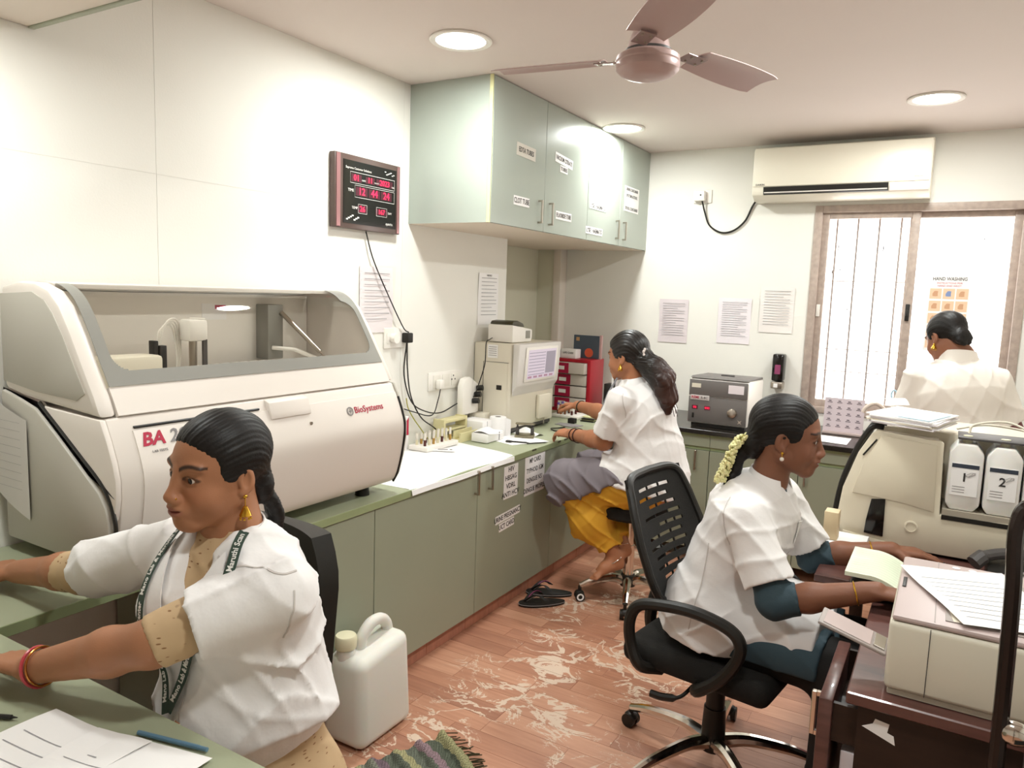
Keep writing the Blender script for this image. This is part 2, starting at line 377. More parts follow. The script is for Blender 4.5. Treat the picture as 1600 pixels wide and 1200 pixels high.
def label_card(parent, c, w, h, lines, xax, size, name='paper_label', m=PAPER, tilt=0, bold=.01, sx=1):
    xa = Vector(xax); n = xa.cross(Vector((0,0,1)))
    xa = (Matrix.Rotation(tilt,3,n) @ xa); za = n.cross(xa)
    M = frame(c, xa, za)
    mb = MB().box((-w/2,-h/2,0),(w/2,h/2,.0008), M=M)
    o = obj(name, mb, m, parent, True, smooth=0)
    for i, t in enumerate(lines):
        if t: txt(t, size, M @ Matrix.Translation((0,(len(lines)/2-.5-i)*h/len(lines),.0012)), INK, o, bold=bold, sx=sx)
    return o
def base_unit(y0, y1, doors, label):
    t = thing('base_cabinet', label, 'cabinet', (.28,(y0+y1)/2,0), 0, 'base cabinets under the left worktop')
    obj('body', MB().box((.02,y0+.001,.076),(.530,y1-.001,ZT-.0285)), SAGE, t, True, smooth=0)
    for a, b_, hy in doors:
        d = obj('door', MB().box((.5305,a+.0018,.074),(.549,b_-.0018,ZT-.034),.0015,1), SAGE, t, True)
        if hy: handle(d, (.549,hy,.715), .105)
        yield d
D0 = list(base_unit(1.42,2.122,[(1.42,2.122,None)],'sage base cabinet between the seated woman and the jerrycan'))
D1 = list(base_unit(2.122,3.582,[(2.122,2.836,2.812),(2.836,3.582,2.93)],'sage double-door base cabinet with test name labels'))
D2 = list(base_unit(3.582,4.33,[(3.582,4.33,4.12)],'sage base cabinet beside the yellow trousers, nearest the back wall'))
dd = D1[1]
label_card(dd, (.5495,3.138,.655), .135, .165, ['HIV','HBSAG','VDRL','ANTI HCV'], (0,1,0), .036)
label_card(dd, (.5495,3.385,.645), .215, .205, ['MP CARD','TYPHOID IGM','DENGUE NS1','DENGUE PROFILE'], (0,1,0), .036, tilt=0, sx=.8)
label_card(dd, (.5495,3.12,.487), .235, .042, ['URINE PREGNANCY'], (0,1,0), .035, sx=.82, tilt=.05)
label_card(dd, (.5495,3.11,.440), .145, .042, ['UCT CARD'], (0,1,0), .035, sx=.85, tilt=.05)

# ------------------------------------------------------------------ back counter
gt = tag(obj('worktop', MB().box((.565,4.33,.792),(XR-.003,YB-.002,.82),.003,1), GRANITE, smooth=0), 'black granite worktop along the back wall under the window', 'counter')
def back_unit(x0, x1, hx, label):
    t = thing('base_cabinet', label, 'cabinet', ((x0+x1)/2,4.68,0), 0, 'base cabinets under the granite worktop')
    obj('body', MB().box((x0+.001,4.385,.08),(x1-.001,YB-.02,.7915)), SAGE, t, True, smooth=0)
    obj('top_rail', MB().box((x0+.001,4.365,.712),(x1-.001,4.3845,.772),.001,1), SAGE, t, True)
    obj('edging', MB().box((x0+.001,4.360,.7725),(x1-.001,4.3845,.7912),.001,1), SAGE_EDGE, t, True)
    obj('shadow_gap', MB().box((x0+.001,4.378,.692),(x1-.001,4.3849,.7115)), SAGE_EDGE, t, True)
    d = obj('door', MB().box((x0+.002,4.366,.085),(x1-.002,4.3845,.690),.0015,1), SAGE, t, True)
    if hx: handle(d, (hx,4.366,.63), .11, 'z', (0,-1,0))
back_unit(.62,1.194,1.116,'sage base cabinet under the centrifuge with upright handle on its right')
back_unit(1.194,1.70,None,'sage base cabinet hidden behind the seated woman\'s head')
back_unit(1.70,2.28,1.738,'sage base cabinet below the window')
back_unit(2.28,XR-.01,None,'wide sage base cabinet below the standing woman')

# ------------------------------------------------------------------ wall cabinet
uc = thing('wall_cabinet', 'pale green four-door wall cabinet hung under the ceiling', 'cabinet', (.24,4.0,1.9085))
UY0, UX, UZ = 2.981, .478, 1.9085
obj('body', MB().box((.001,UY0+.019,UZ+.018),(.458,YB-.001,H-.002)), UPPER, uc, True, smooth=0)
obj('recess_back', MB().box((-.322,3.945,UZ+.018),(.0005,YB-.11,H-.002)), UPPER, uc, True, smooth=0)
obj('underside', MB().box((.001,UY0+.0005,UZ),(.458,YB-.001,UZ+.0175)).box((-.322,3.945,UZ),(.0009,YB-.11,UZ+.0175)), mat('cabinet_underside','#e3d6c6',.6), uc, True, smooth=0)
obj('end_panel', MB().box((.001,UY0,UZ+.0005),(.458,UY0+.018,H-.001)), UPPER, uc, True, smooth=0)
obj('edging', MB().box((.4585,UY0-.001,UZ),(.477,UY0+.006,H-.001),.001,1), YEDGE, uc, True)
ud = []
for a, b_, hy in ((UY0+.007,3.507,3.447),(3.507,4.038,3.565),(4.038,4.525,4.470),(4.525,YB-.002,4.588)):
    d = obj('door', MB().box((.4605,a+.0015,UZ+.001),(UX,b_-.0015,H-.004),.0015,1), UPPER, uc, True); ud.append(d)
    handle(d, (UX,hy,2.006), .108)
xa = (0,1,0); cx_ = UX+.0005
label_card(ud[0], (cx_,3.30,2.281), .19, .062, ['EDTA TUBES'], xa, .034, m=mat('faded_label','#cfc9bd',.8), sx=.78, tilt=-.03)
label_card(ud[0], (cx_,3.27,2.037), .155, .045, ['CLOT TUBE'], xa, .036, sx=.8)
lc = label_card(ud[1], (cx_,3.715,2.305), .21, .05, ['VACUUM CITRATE'], xa, .032, sx=.72, tilt=-.08)
label_card(ud[1], (cx_,3.715,2.258), .09, .036, ['TUBES'], xa, .028, tilt=-.03)
label_card(ud[1], (cx_,3.735,2.012), .19, .044, ['FLUORIDE TUBE'], xa, .034, sx=.72)
label_card(ud[2], (cx_,4.182,2.113), .24, .036, ['LYSE / HAEMATO'], xa, .034, sx=.85)
label_card(ud[2], (cx_,4.143,1.968), .24, .042, ['LYSE / HAEMATO'], xa, .034, sx=.85)
label_card(ud[3], (cx_,4.71,2.218), .25, .16, ['URINE CONTAINER','SPUTUM & STOOL','','STOOL CONTAINER'], xa, .026, sx=.9)
# loft cupboard above the near left corner
lf = thing('loft_cupboard', 'loft cupboard with green edge at the top left corner', 'cabinet', (.5,.9,2.3))
obj('body', MB().box((.003,.45,2.301),(1.3,1.2195,H-.002)), mat('loft_paint','#ded2c6',.6), lf, True, smooth=0)
obj('edging', MB().box((.003,1.22,2.296),(1.3,1.238,2.36),.002,1), SAGE, lf, True)

# ------------------------------------------------------------------ downlights
LED = mat('led_diffuser','#ffffff',.5,emit='#fffaf2',estr=9)
def downlight(x, y, label, z=H, power=LAMP_W):
    t = thing('downlight', label, 'ceiling light', (x,y,z), 0, 'round recessed downlights')
    obj('rim', MB().lathe([(.122,0),(.125,-.006),(.120,-.010),(.100,-.007),(.098,-.001)], n=40), WHITE, t)
    obj('diffuser', MB().lathe([(0,-.0055),(.06,-.0058),(.0985,-.005)], n=40), LED, t)
    l = bpy.data.lights.new('downlight_lamp','AREA'); l.shape = 'DISK'; l.size = .19; l.energy = power; l.color = (.955,1,.975)
    o = bpy.data.objects.new('downlight_lamp', l); COL.objects.link(o); o.parent = t; o.location = (0,0,-.013)
downlight(.597,2.543,'round glowing downlight left of the ceiling fan')
downlight(.60,4.227,'round glowing downlight touching the wall cabinet top')
downlight(2.207,4.176,'round glowing downlight near the window at the right')
downlight(2.2,2.5,'round downlight overhead out of the picture to the right')
downlight(2.2,.85,'round downlight behind the camera')
downlight(.40,.86,'round downlight under the loft cupboard', z=2.30, power=LAMP_W*.42)
# ------------------------------------------------------------------ large analyzer on the left counter
AY0, AY1 = 1.10, 2.28
an = thing('chemistry_analyzer', 'large white bench-top biochemistry analyzer with slanted clear lid on the left counter', 'analyzer', (.28,1.69,ZT))
TOPP = [(.03,1.556),(.12,1.572),(.21,1.570),(.275,1.552),(.325,1.512),(.375,1.440),(.43,1.350),(.475,1.278),(.503,1.228)]
LOWP = [(.503,1.222),(.53,1.17),(.553,1.115),(.566,1.07),(.566,1.02),(.553,.94),(.533,.865),(.512,.828)]
lowpoly = LOWP+[(.03,.828),(.03,1.222)]
obj('lower_body', MB().prism(lowpoly, AY0+.014, AY1-.014, 1, .006), ANW, an, True)
# right end cap with dark seal
obj('end_cap', MB().prism([(x+.006 if x > .4 else x, z) for x, z in LOWP]+[(.03,.828),(.03,1.222)], AY1-.0135, AY1, 1, .006), ANG, an, True)
obj('seal', MB().tube([(x+.006, AY1-.016, z) for x, z in LOWP[1:]], .0045, 6), BLACK, an, True)
# left side plate with diagonal front seam
plate = [(.03,.822),(.52,.822),(.541,.90),(.541,.955),(.528,.995),(.50,1.03),(.39,1.105),(.30,1.165),(.21,1.222),(.12,1.244),(.03,1.262)]
obj('side_panel', MB().prism(plate, AY0-.012, AY0+.0135, 1, .009), ANG, an, True)
obj('seal', MB().tube(bez([(x+.009,AY0-.002,z+.009) for x, z in ((.536,.83),(.550,.90),(.548,.96),(.506,1.035),(.39,1.115),(.21,1.230))],5), .0055, 6), BLACK, an, True)
obj('front_cover_return', MB().prism([(.503,1.221),(.53,1.17),(.553,1.115),(.5655,1.07),(.5655,1.02),(.552,.96),(.51,1.041),(.395,1.120),(.21,1.238),(.12,1.246),(.03,1.262),(.03,1.238)], AY0-.002, AY0+.0139, 1, .003), ANW, an, True)
# lid: hood ends, top band, front band, clear pane
def inset(P, d): return [(x-d, z-d*.6) for x, z in P]
hood = TOPP+[(.03,1.228)]
obj('lid_end', MB().prism([(.03,1.264),(.12,1.250),(.21,1.242)]+[(.503,1.2245)]+TOPP[::-1][1:], AY0, AY0+.05, 1, .014), ANW, an, True)
obj('lid_end_face', MB().prism([(.03,1.285),(.2,1.268),(.40,1.262),(.44,1.285),(.40,1.345),(.345,1.43),(.30,1.49),(.26,1.525),(.20,1.545),(.03,1.535)], AY0-.0018, AY0+.004, 1, .0016), ANG, an, True)
obj('lid_end', MB().prism(hood, AY1-.028, AY1-.002, 1, .012), ANW, an, True)
def band(P, th, y0, y1):
    Q = []
    for i, (x, z) in enumerate(P):
        a = P[max(i-1,0)]; b = P[min(i+1,len(P)-1)]; tx, tz = b[0]-a[0], b[1]-a[1]; l = math.hypot(tx,tz); Q.append((x+tz/l*th, z-tx/l*th))
    return list(P)+Q[::-1]
def dense(P, n=6): return [(p.x, p.z) for p in bez([(x,0,z) for x, z in P], n)]
DT = dense(TOPP)
obj('lid_top', MB().prism(band([p for p in DT if p[0] < .225], .012, 0, 0), AY0+.0505, AY1-.0285, 1), ANW, an, True)
front = [p for p in DT if p[1] < 1.30]
obj('lid_front', MB().prism(band(front, .014, 0, 0), AY0+.0505, AY1-.0285, 1), ANW, an, True)
pn = bpy.data.materials.new('tinted_acrylic'); pn.use_nodes = True; N = pn.node_tree.nodes; Lk = pn.node_tree.links
N.remove(N['Principled BSDF']); tr = N.new('ShaderNodeBsdfTransparent'); tr.inputs[0].default_value = (.97,.965,.95,1); gs = N.new('ShaderNodeBsdfGlossy'); gs.inputs['Roughness'].default_value = .04
mxs = N.new('ShaderNodeMixShader'); thin_fresnel(N, Lk, mxs, .8); Lk.new(tr.outputs[0], mxs.inputs[1]); Lk.new(gs.outputs[0], mxs.inputs[2]); Lk.new(mxs.outputs[0], N['Material Output'].inputs[0])
ACRY = pn
glassP = [p for p in DT if p[0] >= .222 and p[1] >= 1.298]
lid = obj('lid_pane', MB().prism(band(glassP, .0045, 0, 0), AY0+.0505, AY1-.0285, 1), ACRY, an, True)
def strip(P, y0, y1): return MB().prism([(x+.001*1, z+.0006) for x, z in P]+[(x+.0026, z+.0015) for x, z in P][::-1], y0, y1, 1)
tb_ = MB(); rr_ = .045; zb_ = 1.338; zt_ = 1.53
for (p_, q_) in zip(glassP, glassP[1:]):
    for h_ in range(3):
        pa = (p_[0]+(q_[0]-p_[0])*h_/3, p_[1]+(q_[1]-p_[1])*h_/3); pb = (p_[0]+(q_[0]-p_[0])*(h_+1)/3, p_[1]+(q_[1]-p_[1])*(h_+1)/3); zc_ = (pa[1]+pb[1])/2
        def rnd_(dz): return rr_-math.sqrt(max(0,rr_**2-(rr_-dz)**2)) if 0 < dz < rr_ else (rr_ if dz <= 0 else 0)
        y0_ = AY0+.051; y1_ = AY1-.029
        seg2 = strip([pa, pb], 0, 1)
        def put(a, b): tb_.add([(v[0], a if v[1] < .5 else b, v[2]) for v in seg2.v], seg2.f)
        if zc_ < zb_: put(y0_, y1_)
        else:
            put(y0_, y0_+.034+rnd_(zc_-zb_)); put(y1_-.026-max(rnd_(zc_-zb_),rnd_(zt_-zc_)) if zc_ < zt_ else y1_-.07, y1_)
obj('tint_border', tb_, ANSEAL, lid, True)
# interior
INW = mat('analyzer_inside','#efe9e1',.5)
obj('back_liner', MB().box((.035,AY0+.055,1.225),(.055,AY1-.03,1.545)), INW, an, True)
obj('deck', MB().box((.056,AY0+.055,1.2235),(.455,AY1-.03,1.245)), INW, an, True)
arm = obj('reagent_arm', MB().box((.20,AY0+.12,1.2455),(.30,1.425,1.36),.012).box((.17,1.42,1.30),(.27,1.44,1.345),.005), CREAM, an, True)
obj('needle_block', MB().box((.225,1.424,1.335),(.255,1.438,1.40),.002).box((.235,1.440,1.30),(.262,1.462,1.385),.002), BLACK, arm, True)
obj('needle', MB().cyl((.25,1.448,1.246),(.25,1.448,1.31),.004,n=8), DARKG, arm, True)
for k in range(4): obj('tubing', MB().tube(bez([(.24,1.44+.004*k,1.385),(.24,1.455+.008*k,1.435+.008*k),(.22,1.51+.008*k,1.44+.004*k),(.20,1.54+.004*k,1.33),(.19,1.535,1.25)],6),.003,6), mat('clear_tube','#e7e1d8',.2), arm, True)
sa = obj('sample_arm', MB().box((.215,1.535,1.395),(.275,1.605,1.465),.010).cyl((.245,1.585,1.465),(.245,1.585,1.469),.025,n=16), WHITE, an, True)
obj('column', MB().cyl((.235,1.575,1.246),(.235,1.575,1.395),.013), STEEL, sa, True)
obj('guide_rod', MB().box((.262,1.588,1.246),(.272,1.602,1.40)), DARKG, sa, True)
tr_ = obj('cup_tray', MB().box((.08,1.62,1.2455),(.26,2.03,1.262),.004), ANSEAL, an, True)
for k in range(9): obj('cup', MB().box((.12,1.64+.042*k,1.2625),(.19,1.676+.042*k,1.30),.006), WHITE, tr_, True)
obj('hinge_block', MB().box((.056,1.985,1.30),(.125,2.06,1.51),.004), ANSEAL, an, True)
st_ = obj('gas_strut', MB().cyl((.13,2.045,1.48),(.28,2.10,1.335),.009,n=12), STEEL, an, True)
obj('strut_rod', MB().cyl((.28,2.10,1.335),(.345,2.125,1.262),.005,n=10), CHROME, st_, True)
obj('lid_rail', MB().tube([(.13,2.0,1.345),(.20,2.05,1.34),(.36,2.17,1.262)],.008,8), WHITE, an, True)
pst = obj('notice', MB().box((.0555,1.745,1.452),(.0562,1.85,1.51)), PAPER, an, True, smooth=0)
obj('notice_header', MB().box((.0562,1.80,1.49),(.0566,1.847,1.505)), REDINK, pst, True, smooth=0)
# front door, slot and lettering
def surf(P, z):
    for (xa, za), (xb, zb) in zip(P, P[1:]):
        if zb <= z <= za: return xa+(xb-xa)*(za-z)/(za-zb)
DL = dense(LOWP)
door_pts = [p for p in DL if p[1] < 1.19 and p[1] > .838]
obj('front_door', MB().prism([(x-.004,z) for x, z in door_pts]+[(x+.0035,z) for x, z in door_pts][::-1], AY0+.075, AY1-.02, 1), ANW, an, True)
obj('slot', MB().box((.505,AY0+.08,1.1915),(.5235,1.60,1.198),.002,1), BLACK, an, True)
obj('pull', MB().prism([(.50,1.222),(.528,1.212),(.540,1.178),(.545,1.160),(.530,1.158),(.505,1.185)], 1.63, 1.80, 1, .003), ANW, an, True)
obj('lock', MB().cyl((.545,1.79,1.128),(.5545,1.79,1.128),.006,n=12), STEEL, an, True)
def on_front(y, z): 
    x = surf(DL, z); x2 = surf(DL, z-.01); x1 = surf(DL, z+.01); nrm = Vector((.02,0,x2-x1)).normalized(); upv = Vector((-nrm.z,0,nrm.x))
    return frame((x+.0048, y, z),(0,1,0), upv)
txt('BA', .052, on_front(1.222,1.160), REDINK, an, bold=.03, shear=.25, sx=1.05)
txt('200', .052, on_front(1.31,1.160), INKG, an, bold=.02, shear=.25)
txt('LAB TESTS', .010, on_front(1.235,1.128), INKG, an)
txt('BioSystems', .034, on_front(2.085,1.145), REDINK, an, bold=.008)
M_ = on_front(1.985,1.145)
obj('emblem', MB().lathe([(.012,0),(.016,0),(.016,.001),(.012,.001),(.012,0)], n=20, M=M_.to_3x3(), c=M_.translation).add([M_ @ Vector(v) for v in ((-.002,-.009,.001),(.002,-.009,.001),(.002,.009,.001),(-.002,.009,.001))],[(0,1,2,3)]).add([M_ @ Vector(v) for v in ((-.008,-.002,.001),(.008,-.002,.001),(.008,.002,.001),(-.008,.002,.001))],[(0,1,2,3)]), INKG, an, True)
for fx in (.10,.45):
    for fy in (AY0+.12, AY1-.12): obj('foot', MB().cyl((fx,fy,ZT+.0005),(fx,fy,.8275),.028,.024), BLACK, an, True)
# page hung on its side
pg = tag(obj('paper_sheet', MB().sheet(lambda u,v: (.0+.175*u, AY0-.0165-.006*math.sin(u*3), 1.235-.05*u-.275*v-.012*u*v), 6, 8, .0006), mat('paper_grey','#d5d0cb',.8)), 'worn record sheet hanging on the analyzer\'s grey left side', 'paper')
for k in range(9): obj('ruled_line', MB().box((.02,AY0-.0235,1.175-.024*k),(.15,AY0-.0232,1.1755-.024*k)), INKG, pg, True, smooth=0)

# ------------------------------------------------------------------ digital calendar clock
ck = thing('digital_clock', 'dark framed digital calendar clock with red digits on the left wall', 'clock', (.018,2.65,1.85))
FR = mat('clock_frame','#5c4b45',.25); ROSE = mat('clock_rose_trim','#a5797a',.2,metal=.5)
obj('frame', MB().box((.002,2.432,1.845),(.034,2.872,2.165),.004), FR, ck, True)
obj('trim', MB().box((.0345,2.44,1.849),(.037,2.465,2.161),.002,1).box((.0345,2.848,1.849),(.037,2.866,2.161),.002,1), ROSE, ck, True)
scr = obj('screen', MB().box((.0345,2.482,1.868),(.0362,2.84,2.140)), BLACKG, ck, True, smooth=0)
DIG = mat('red_digit','#ff2b52',.4,emit='#ff2350',estr=.9); DIGBG = mat('digit_window','#4a1c28',.4,emit='#7a1f3a',estr=.08)
WHI = mat('print_white','#e9e6e0',.6)
def seg(y, z, t, s):
    q = obj('digit_window', MB().box((.0363,y-.017*len(t)*s-.004,z-.019*s),(.0367,y+.017*len(t)*s+.004,z+.019*s)), DIGBG, scr, True, smooth=0)
    txt(t, .045*s, frame((.0370,y,z),(0,1,0),(0,0,1)), DIG, ck, name='digits', bold=.01)
def outline(y0,y1,z0,z1):
    obj('outline', MB().tube([(.0366,y0,z0),(.0366,y1,z0),(.0366,y1,z1),(.0366,y0,z1)],.0012,4,closed=True), WHI, scr, True)
seg(2.565,2.068,'01',.85); seg(2.655,2.068,'11',.75); seg(2.755,2.068,'2023',.78); outline(2.525,2.825,2.045,2.092)
seg(2.60,2.012,'12',1.); seg(2.685,2.012,'44',1.); seg(2.768,2.012,'24',1.); outline(2.555,2.825,1.985,2.037)
seg(2.605,1.936,'26',.8); seg(2.735,1.936,'167',.7); outline(2.578,2.635,1.917,1.956); outline(2.70,2.772,1.917,1.956)
for t, y, z, s in (('Supreme Customer Solutions',2.58,2.108,.014),('TIME',2.53,2.012,.018),('DATE',2.613,2.062,.010),('MONTH',2.70,2.062,.009),('YEAR',2.815,2.058,.010),('TEMP',2.555,1.938,.016),('DAY',2.795,1.936,.014),('AJANTA',2.79,1.885,.014)):
    txt(t, s, frame((.0366,y,z),(0,1,0),(0,0,1)), WHI, ck)
for k in range(7):
    obj('spark', MB().box((.0363,2.50+.012*k,1.882+.006*((k*5)%4)),(.0366,2.512+.012*k,1.888+.006*((k*5)%4))), WHI, scr, True, smooth=0)
    obj('spark', MB().box((.0363,2.755+.010*k,2.122-.004*((k*3)%4)),(.0366,2.765+.010*k,2.126-.004*((k*3)%4))), WHI, scr, True, smooth=0)

# ------------------------------------------------------------------ cables, sockets on the left wall
CORD = mat('black_cord','#1d1a16',.5); CORDY = mat('yellow_earth','#a8a23e',.5)
def cord(pts, parent, r=.003, m=CORD, name='power_lead'):
    return obj(name, MB().tube(bez(pts,8), r, 6), m, parent, True)
cord([(.014,2.655,1.843),(.02,2.70,1.72),(.026,2.80,1.56),(.026,2.92,1.40),(.035,2.955,1.372)], ck)
def plate(y0,y1,z0,z1,label,x=0,n=2):
    t = thing('wall_socket', label, 'socket', (x,(y0+y1)/2,z0))
    obj('plate', MB().box((x+.0005,y0,z0),(x+.010,y1,z1),.003), WHITE, t, True); return t
s1 = plate(2.80,2.965,1.295,1.395,'small white wall socket with black plug beside the clear sleeve of papers')
obj('plug', MB().box((.0105,2.93,1.32),(.05,2.975,1.37),.006), BLACK, s1, True); obj('plug', MB().cyl((.0105,2.86,1.345),(.04,2.86,1.345),.024,n=16), WHITE, s1, True)
obj('switch', MB().box((.0105,2.815,1.32),(.014,2.835,1.37),.002), WHITE, s1, True)
s2 = plate(3.165,3.475,1.05,1.148,'long white wall socket board behind the white cartons')
for k in range(3): obj('socket_face', MB().box((.0102,3.20+.085*k,1.065),(.0135,3.265+.085*k,1.132),.003), mat('socket_face','#e5e0d6',.4), s2, True)
for yy in (3.37,3.40,3.385): obj('pin_hole', MB().cyl((.0131,yy,1.10 if yy!=3.385 else 1.12),(.0139,yy,1.10 if yy!=3.385 else 1.12),.005,n=10), BLACK, s2, True)
obj('plug', MB().box((.0138,3.215,1.06),(.05,3.255,1.11),.008), WHITE, s2, True)
cord([(.03,2.95,1.32),(.03,2.955,1.20),(.035,2.98,1.05),(.04,3.06,.93),(.045,3.17,.86),(.06,3.24,.80)], s1, .0035)
cord([(.035,2.94,1.32),(.03,2.93,1.16),(.04,2.98,1.02),(.05,3.08,.96),(.05,3.22,.935),(.06,3.36,.97)], s1, .0035)
cord([(.03,2.30,1.15),(.03,2.70,1.06),(.04,2.98,.97),(.05,3.14,.93),(.045,3.2,1.0),(.04,3.23,1.065)], s2, .003)
cord([(.035,2.945,1.04),(.035,2.96,.99),(.04,3.0,.93),(.04,3.06,.87),(.05,3.10,.82),(.06,3.12,.80)], s1, .0028, CORDY)
# white adapter with plugs leaning at the wall
ad = thing('power_strip', 'white multi-plug adapter with black plugs behind the white cartons', 'power strip', (.07,3.47,.94))
obj('case', MB().prism([(3.40,.90),(3.56,.90),(3.56,1.06),(3.47,1.11),(3.42,1.10),(3.40,1.06)], .03, .07, 0, .006), WHITE, ad, True)
for k in range(3): obj('plug', MB().cyl((.07,3.50+.02*k,.97+.035*k),(.105,3.51+.02*k,.975+.035*k),.016,n=12), BLACK, ad, True)
obj('base_block', MB().box((.02,3.537,ZT+.001),(.13,3.595,.899),.005), CREAM, ad, True)

# ------------------------------------------------------------------ papers on walls
def wall_paper(c, w_, h_, xax, label, lines=12, m=PAPERP, seed=1, head=None, sleeve=False):
    xa = Vector(xax); n = xa.cross(Vector((0,0,1))); M = frame(c, xa, (0,0,1)); r = random.Random(seed)
    t = tag(obj('notice_sheet', MB().sheet(lambda u,v: M @ Vector((w_*(u-.5), h_*(v-.5), .003+.004*math.sin(u*5+seed)*math.sin(v*4))), 6, 6, -.0006), m), label, 'paper')
    for k in range(lines):
        z = h_*(.40-.78*k/lines); a = -w_*.38; b_ = w_*(.38-.3*r.random()*(k%3==2))
        obj('print_line', MB().box((a,z,.0080),(b_,z+h_*.009,.0084), M=M), mat('ink_faint','#9a979a',.8) if k else INKG, t, smooth=0)
    if head: txt(head, .014, M @ Matrix.Translation((0,h_*.455,.0085)), INK, t)
    if sleeve: 
        obj('clear_sleeve', MB().sheet(lambda u,v: M @ Vector((w_*1.06*(u-.5), h_*1.05*(v-.5), .012+.004*math.sin(u*9+v*5))), 10, 10), ACRY, t)
        for k in range(7): obj('punch_hole', MB().lathe([(.002,0),(.0035,0),(.0035,.0004),(.002,.0004)], n=8, c=(M @ Vector((-w_*.5,h_*(.42-.13*k),.013)))), INKG, t)
    return t
wall_paper((.001,2.745,1.53),.235,.31,(0,1,0),'printed sheet in a glossy clear sleeve below the digital clock', 9, PAPERP, 3, sleeve=True)
wall_paper((.001,3.735,1.545),.215,.30,(0,1,0),'white printed notice on the left wall above the label printer', 11, PAPER, 4, head='NOTICE')
wall_paper((.708,YB-.001,1.432),.205,.297,(1,0,0),'lilac-grey printed table sheet on the back wall above the seated woman\'s hair', 14, mat('paper_pink','#ddd2d4',.8), 5)
wall_paper((1.122,YB-.001,1.452),.215,.30,(1,0,0),'white printed sheet on the back wall, middle of the three', 16, PAPERP, 6)
wall_paper((1.388,YB-.001,1.535),.21,.295,(1,0,0),'printed sheet with small logos on the back wall, nearest the window', 13, mat('paper_warm','#ece5e0',.8), 7)

# ------------------------------------------------------------------ blood counter with label printer
cb = thing('haematology_analyzer', 'tall cream blood analyzer with tilted screen on the left counter', 'analyzer', (.14,3.85,ZT))
obj('body', MB().prism([(.006,3.60),(.252,3.60),(.260,3.66),(.260,4.12),(.006,4.12)], .815, 1.300, 2, .008), CREAM, cb, True)
obj('side_door', MB().box((.075,3.5965,.83),(.235,3.5997,1.19),.001,1), CREAM, cb, True)
obj('door_gap', MB().tube([(.072,3.5985,.84),(.072,3.5985,1.192),(.24,3.5985,1.192)],.0015,4), DARKG, cb, True)
obj('black_window', MB().box((.165,3.593,1.035),(.200,3.5963,1.062),.002,1), BLACK, cb, True)
obj('skirt', MB().prism([(.02,3.61),(.245,3.61),(.25,3.66),(.25,4.11),(.02,4.11)], .792, .8145, 2, .004), DARKG, cb, True)
for fx, fy in ((.05,3.65),(.22,3.65),(.05,4.1),(.22,4.1)): obj('foot', MB().cyl((fx,fy,ZT+.0005),(fx,fy,.7918),.02,n=12), BLACK, cb, True)
sc_ = obj('screen_housing', MB().prism([(.2605,1.00),(.270,1.03),(.292,1.06),(.308,1.30),(.2605,1.302)], 3.605, 4.115, 1, .008), mat('screen_housing','#d8d3cd',.4), cb, True)
LCD = mat('lcd','#cfc6d2',.3,emit='#cfc0d8',estr=.2)
Ms = frame((.3015,3.875,1.18),(0,1,0),(.016,0,.24))
obj('bezel', MB().box((-.20,-.10,.0),(.19,.10,.006),.004,M=Ms), WHITE, sc_, True)
ld = obj('display', MB().box((-.175,-.085,.0062),(.165,.085,.0072),M=Ms), LCD, sc_, True, smooth=0)
for k in range(8):
    obj('screen_row', MB().box((-.165,.065-.018*k,.0073),(.03,.068-.018*k,.0076),M=Ms), mat('lcd_line','#8d86a0',.4), ld, True, smooth=0)
obj('screen_block', MB().box((.04,-.06,.0073),(.155,.07,.0076),M=Ms), mat('lcd_block','#a9a2b4',.4), ld, True, smooth=0)
for k in range(5): obj('screen_key', MB().box((-.165+.065*k,-.08,.0073),(-.12+.065*k,-.068,.0076),M=Ms), mat('lcd_key','#b98fa8',.4), ld, True, smooth=0)
obj('probe_bay', MB().box((.2605,3.90,.84),(.285,4.05,.985),.006), CREAM, cb, True)
obj('probe', MB().cyl((.275,3.98,.80),(.275,3.98,.84),.004,n=8), STEEL, cb, True)
pn_ = obj('taped_note', MB().box((.10,3.5955,1.215),(.168,3.5965,1.29)), PAPER, cb, True, smooth=0)
for k in range(5): obj('note_line', MB().box((.108,3.5950,1.228+.012*k),(.16,3.5954,1.231+.012*k)), INKG, pn_, True, smooth=0)
lp = thing('label_printer', 'small white and black label printer standing on the cream blood analyzer', 'printer', (.15,3.76,1.3035))
obj('case', MB().prism([(3.64,1.304),(3.86,1.304),(3.87,1.335),(3.868,1.375),(3.80,1.385),(3.64,1.405)], .07, .235, 0, .006), WHITE, lp, True)
obj('lid', MB().prism([(3.645,1.4055),(3.79,1.3905),(3.77,1.412),(3.71,1.428),(3.66,1.424)], .078, .227, 0, .004), mat('olive_black','#38341f',.35), lp, True)
obj('exit_panel', MB().box((.10,3.8695,1.325),(.205,3.873,1.372),.003), mat('lp_grey','#b9b4a8',.4), lp, True)
obj('roll_window', MB().box((.2352,3.79,1.325),(.238,3.84,1.37),.002), mat('lp_grey2','#8f8b80',.4), lp, True)
cord([(.10,3.64,1.325),(.12,3.58,1.318),(.13,3.53,1.30),(.13,3.52,1.18),(.10,3.50,1.05),(.075,3.50,.99)], lp, .003)
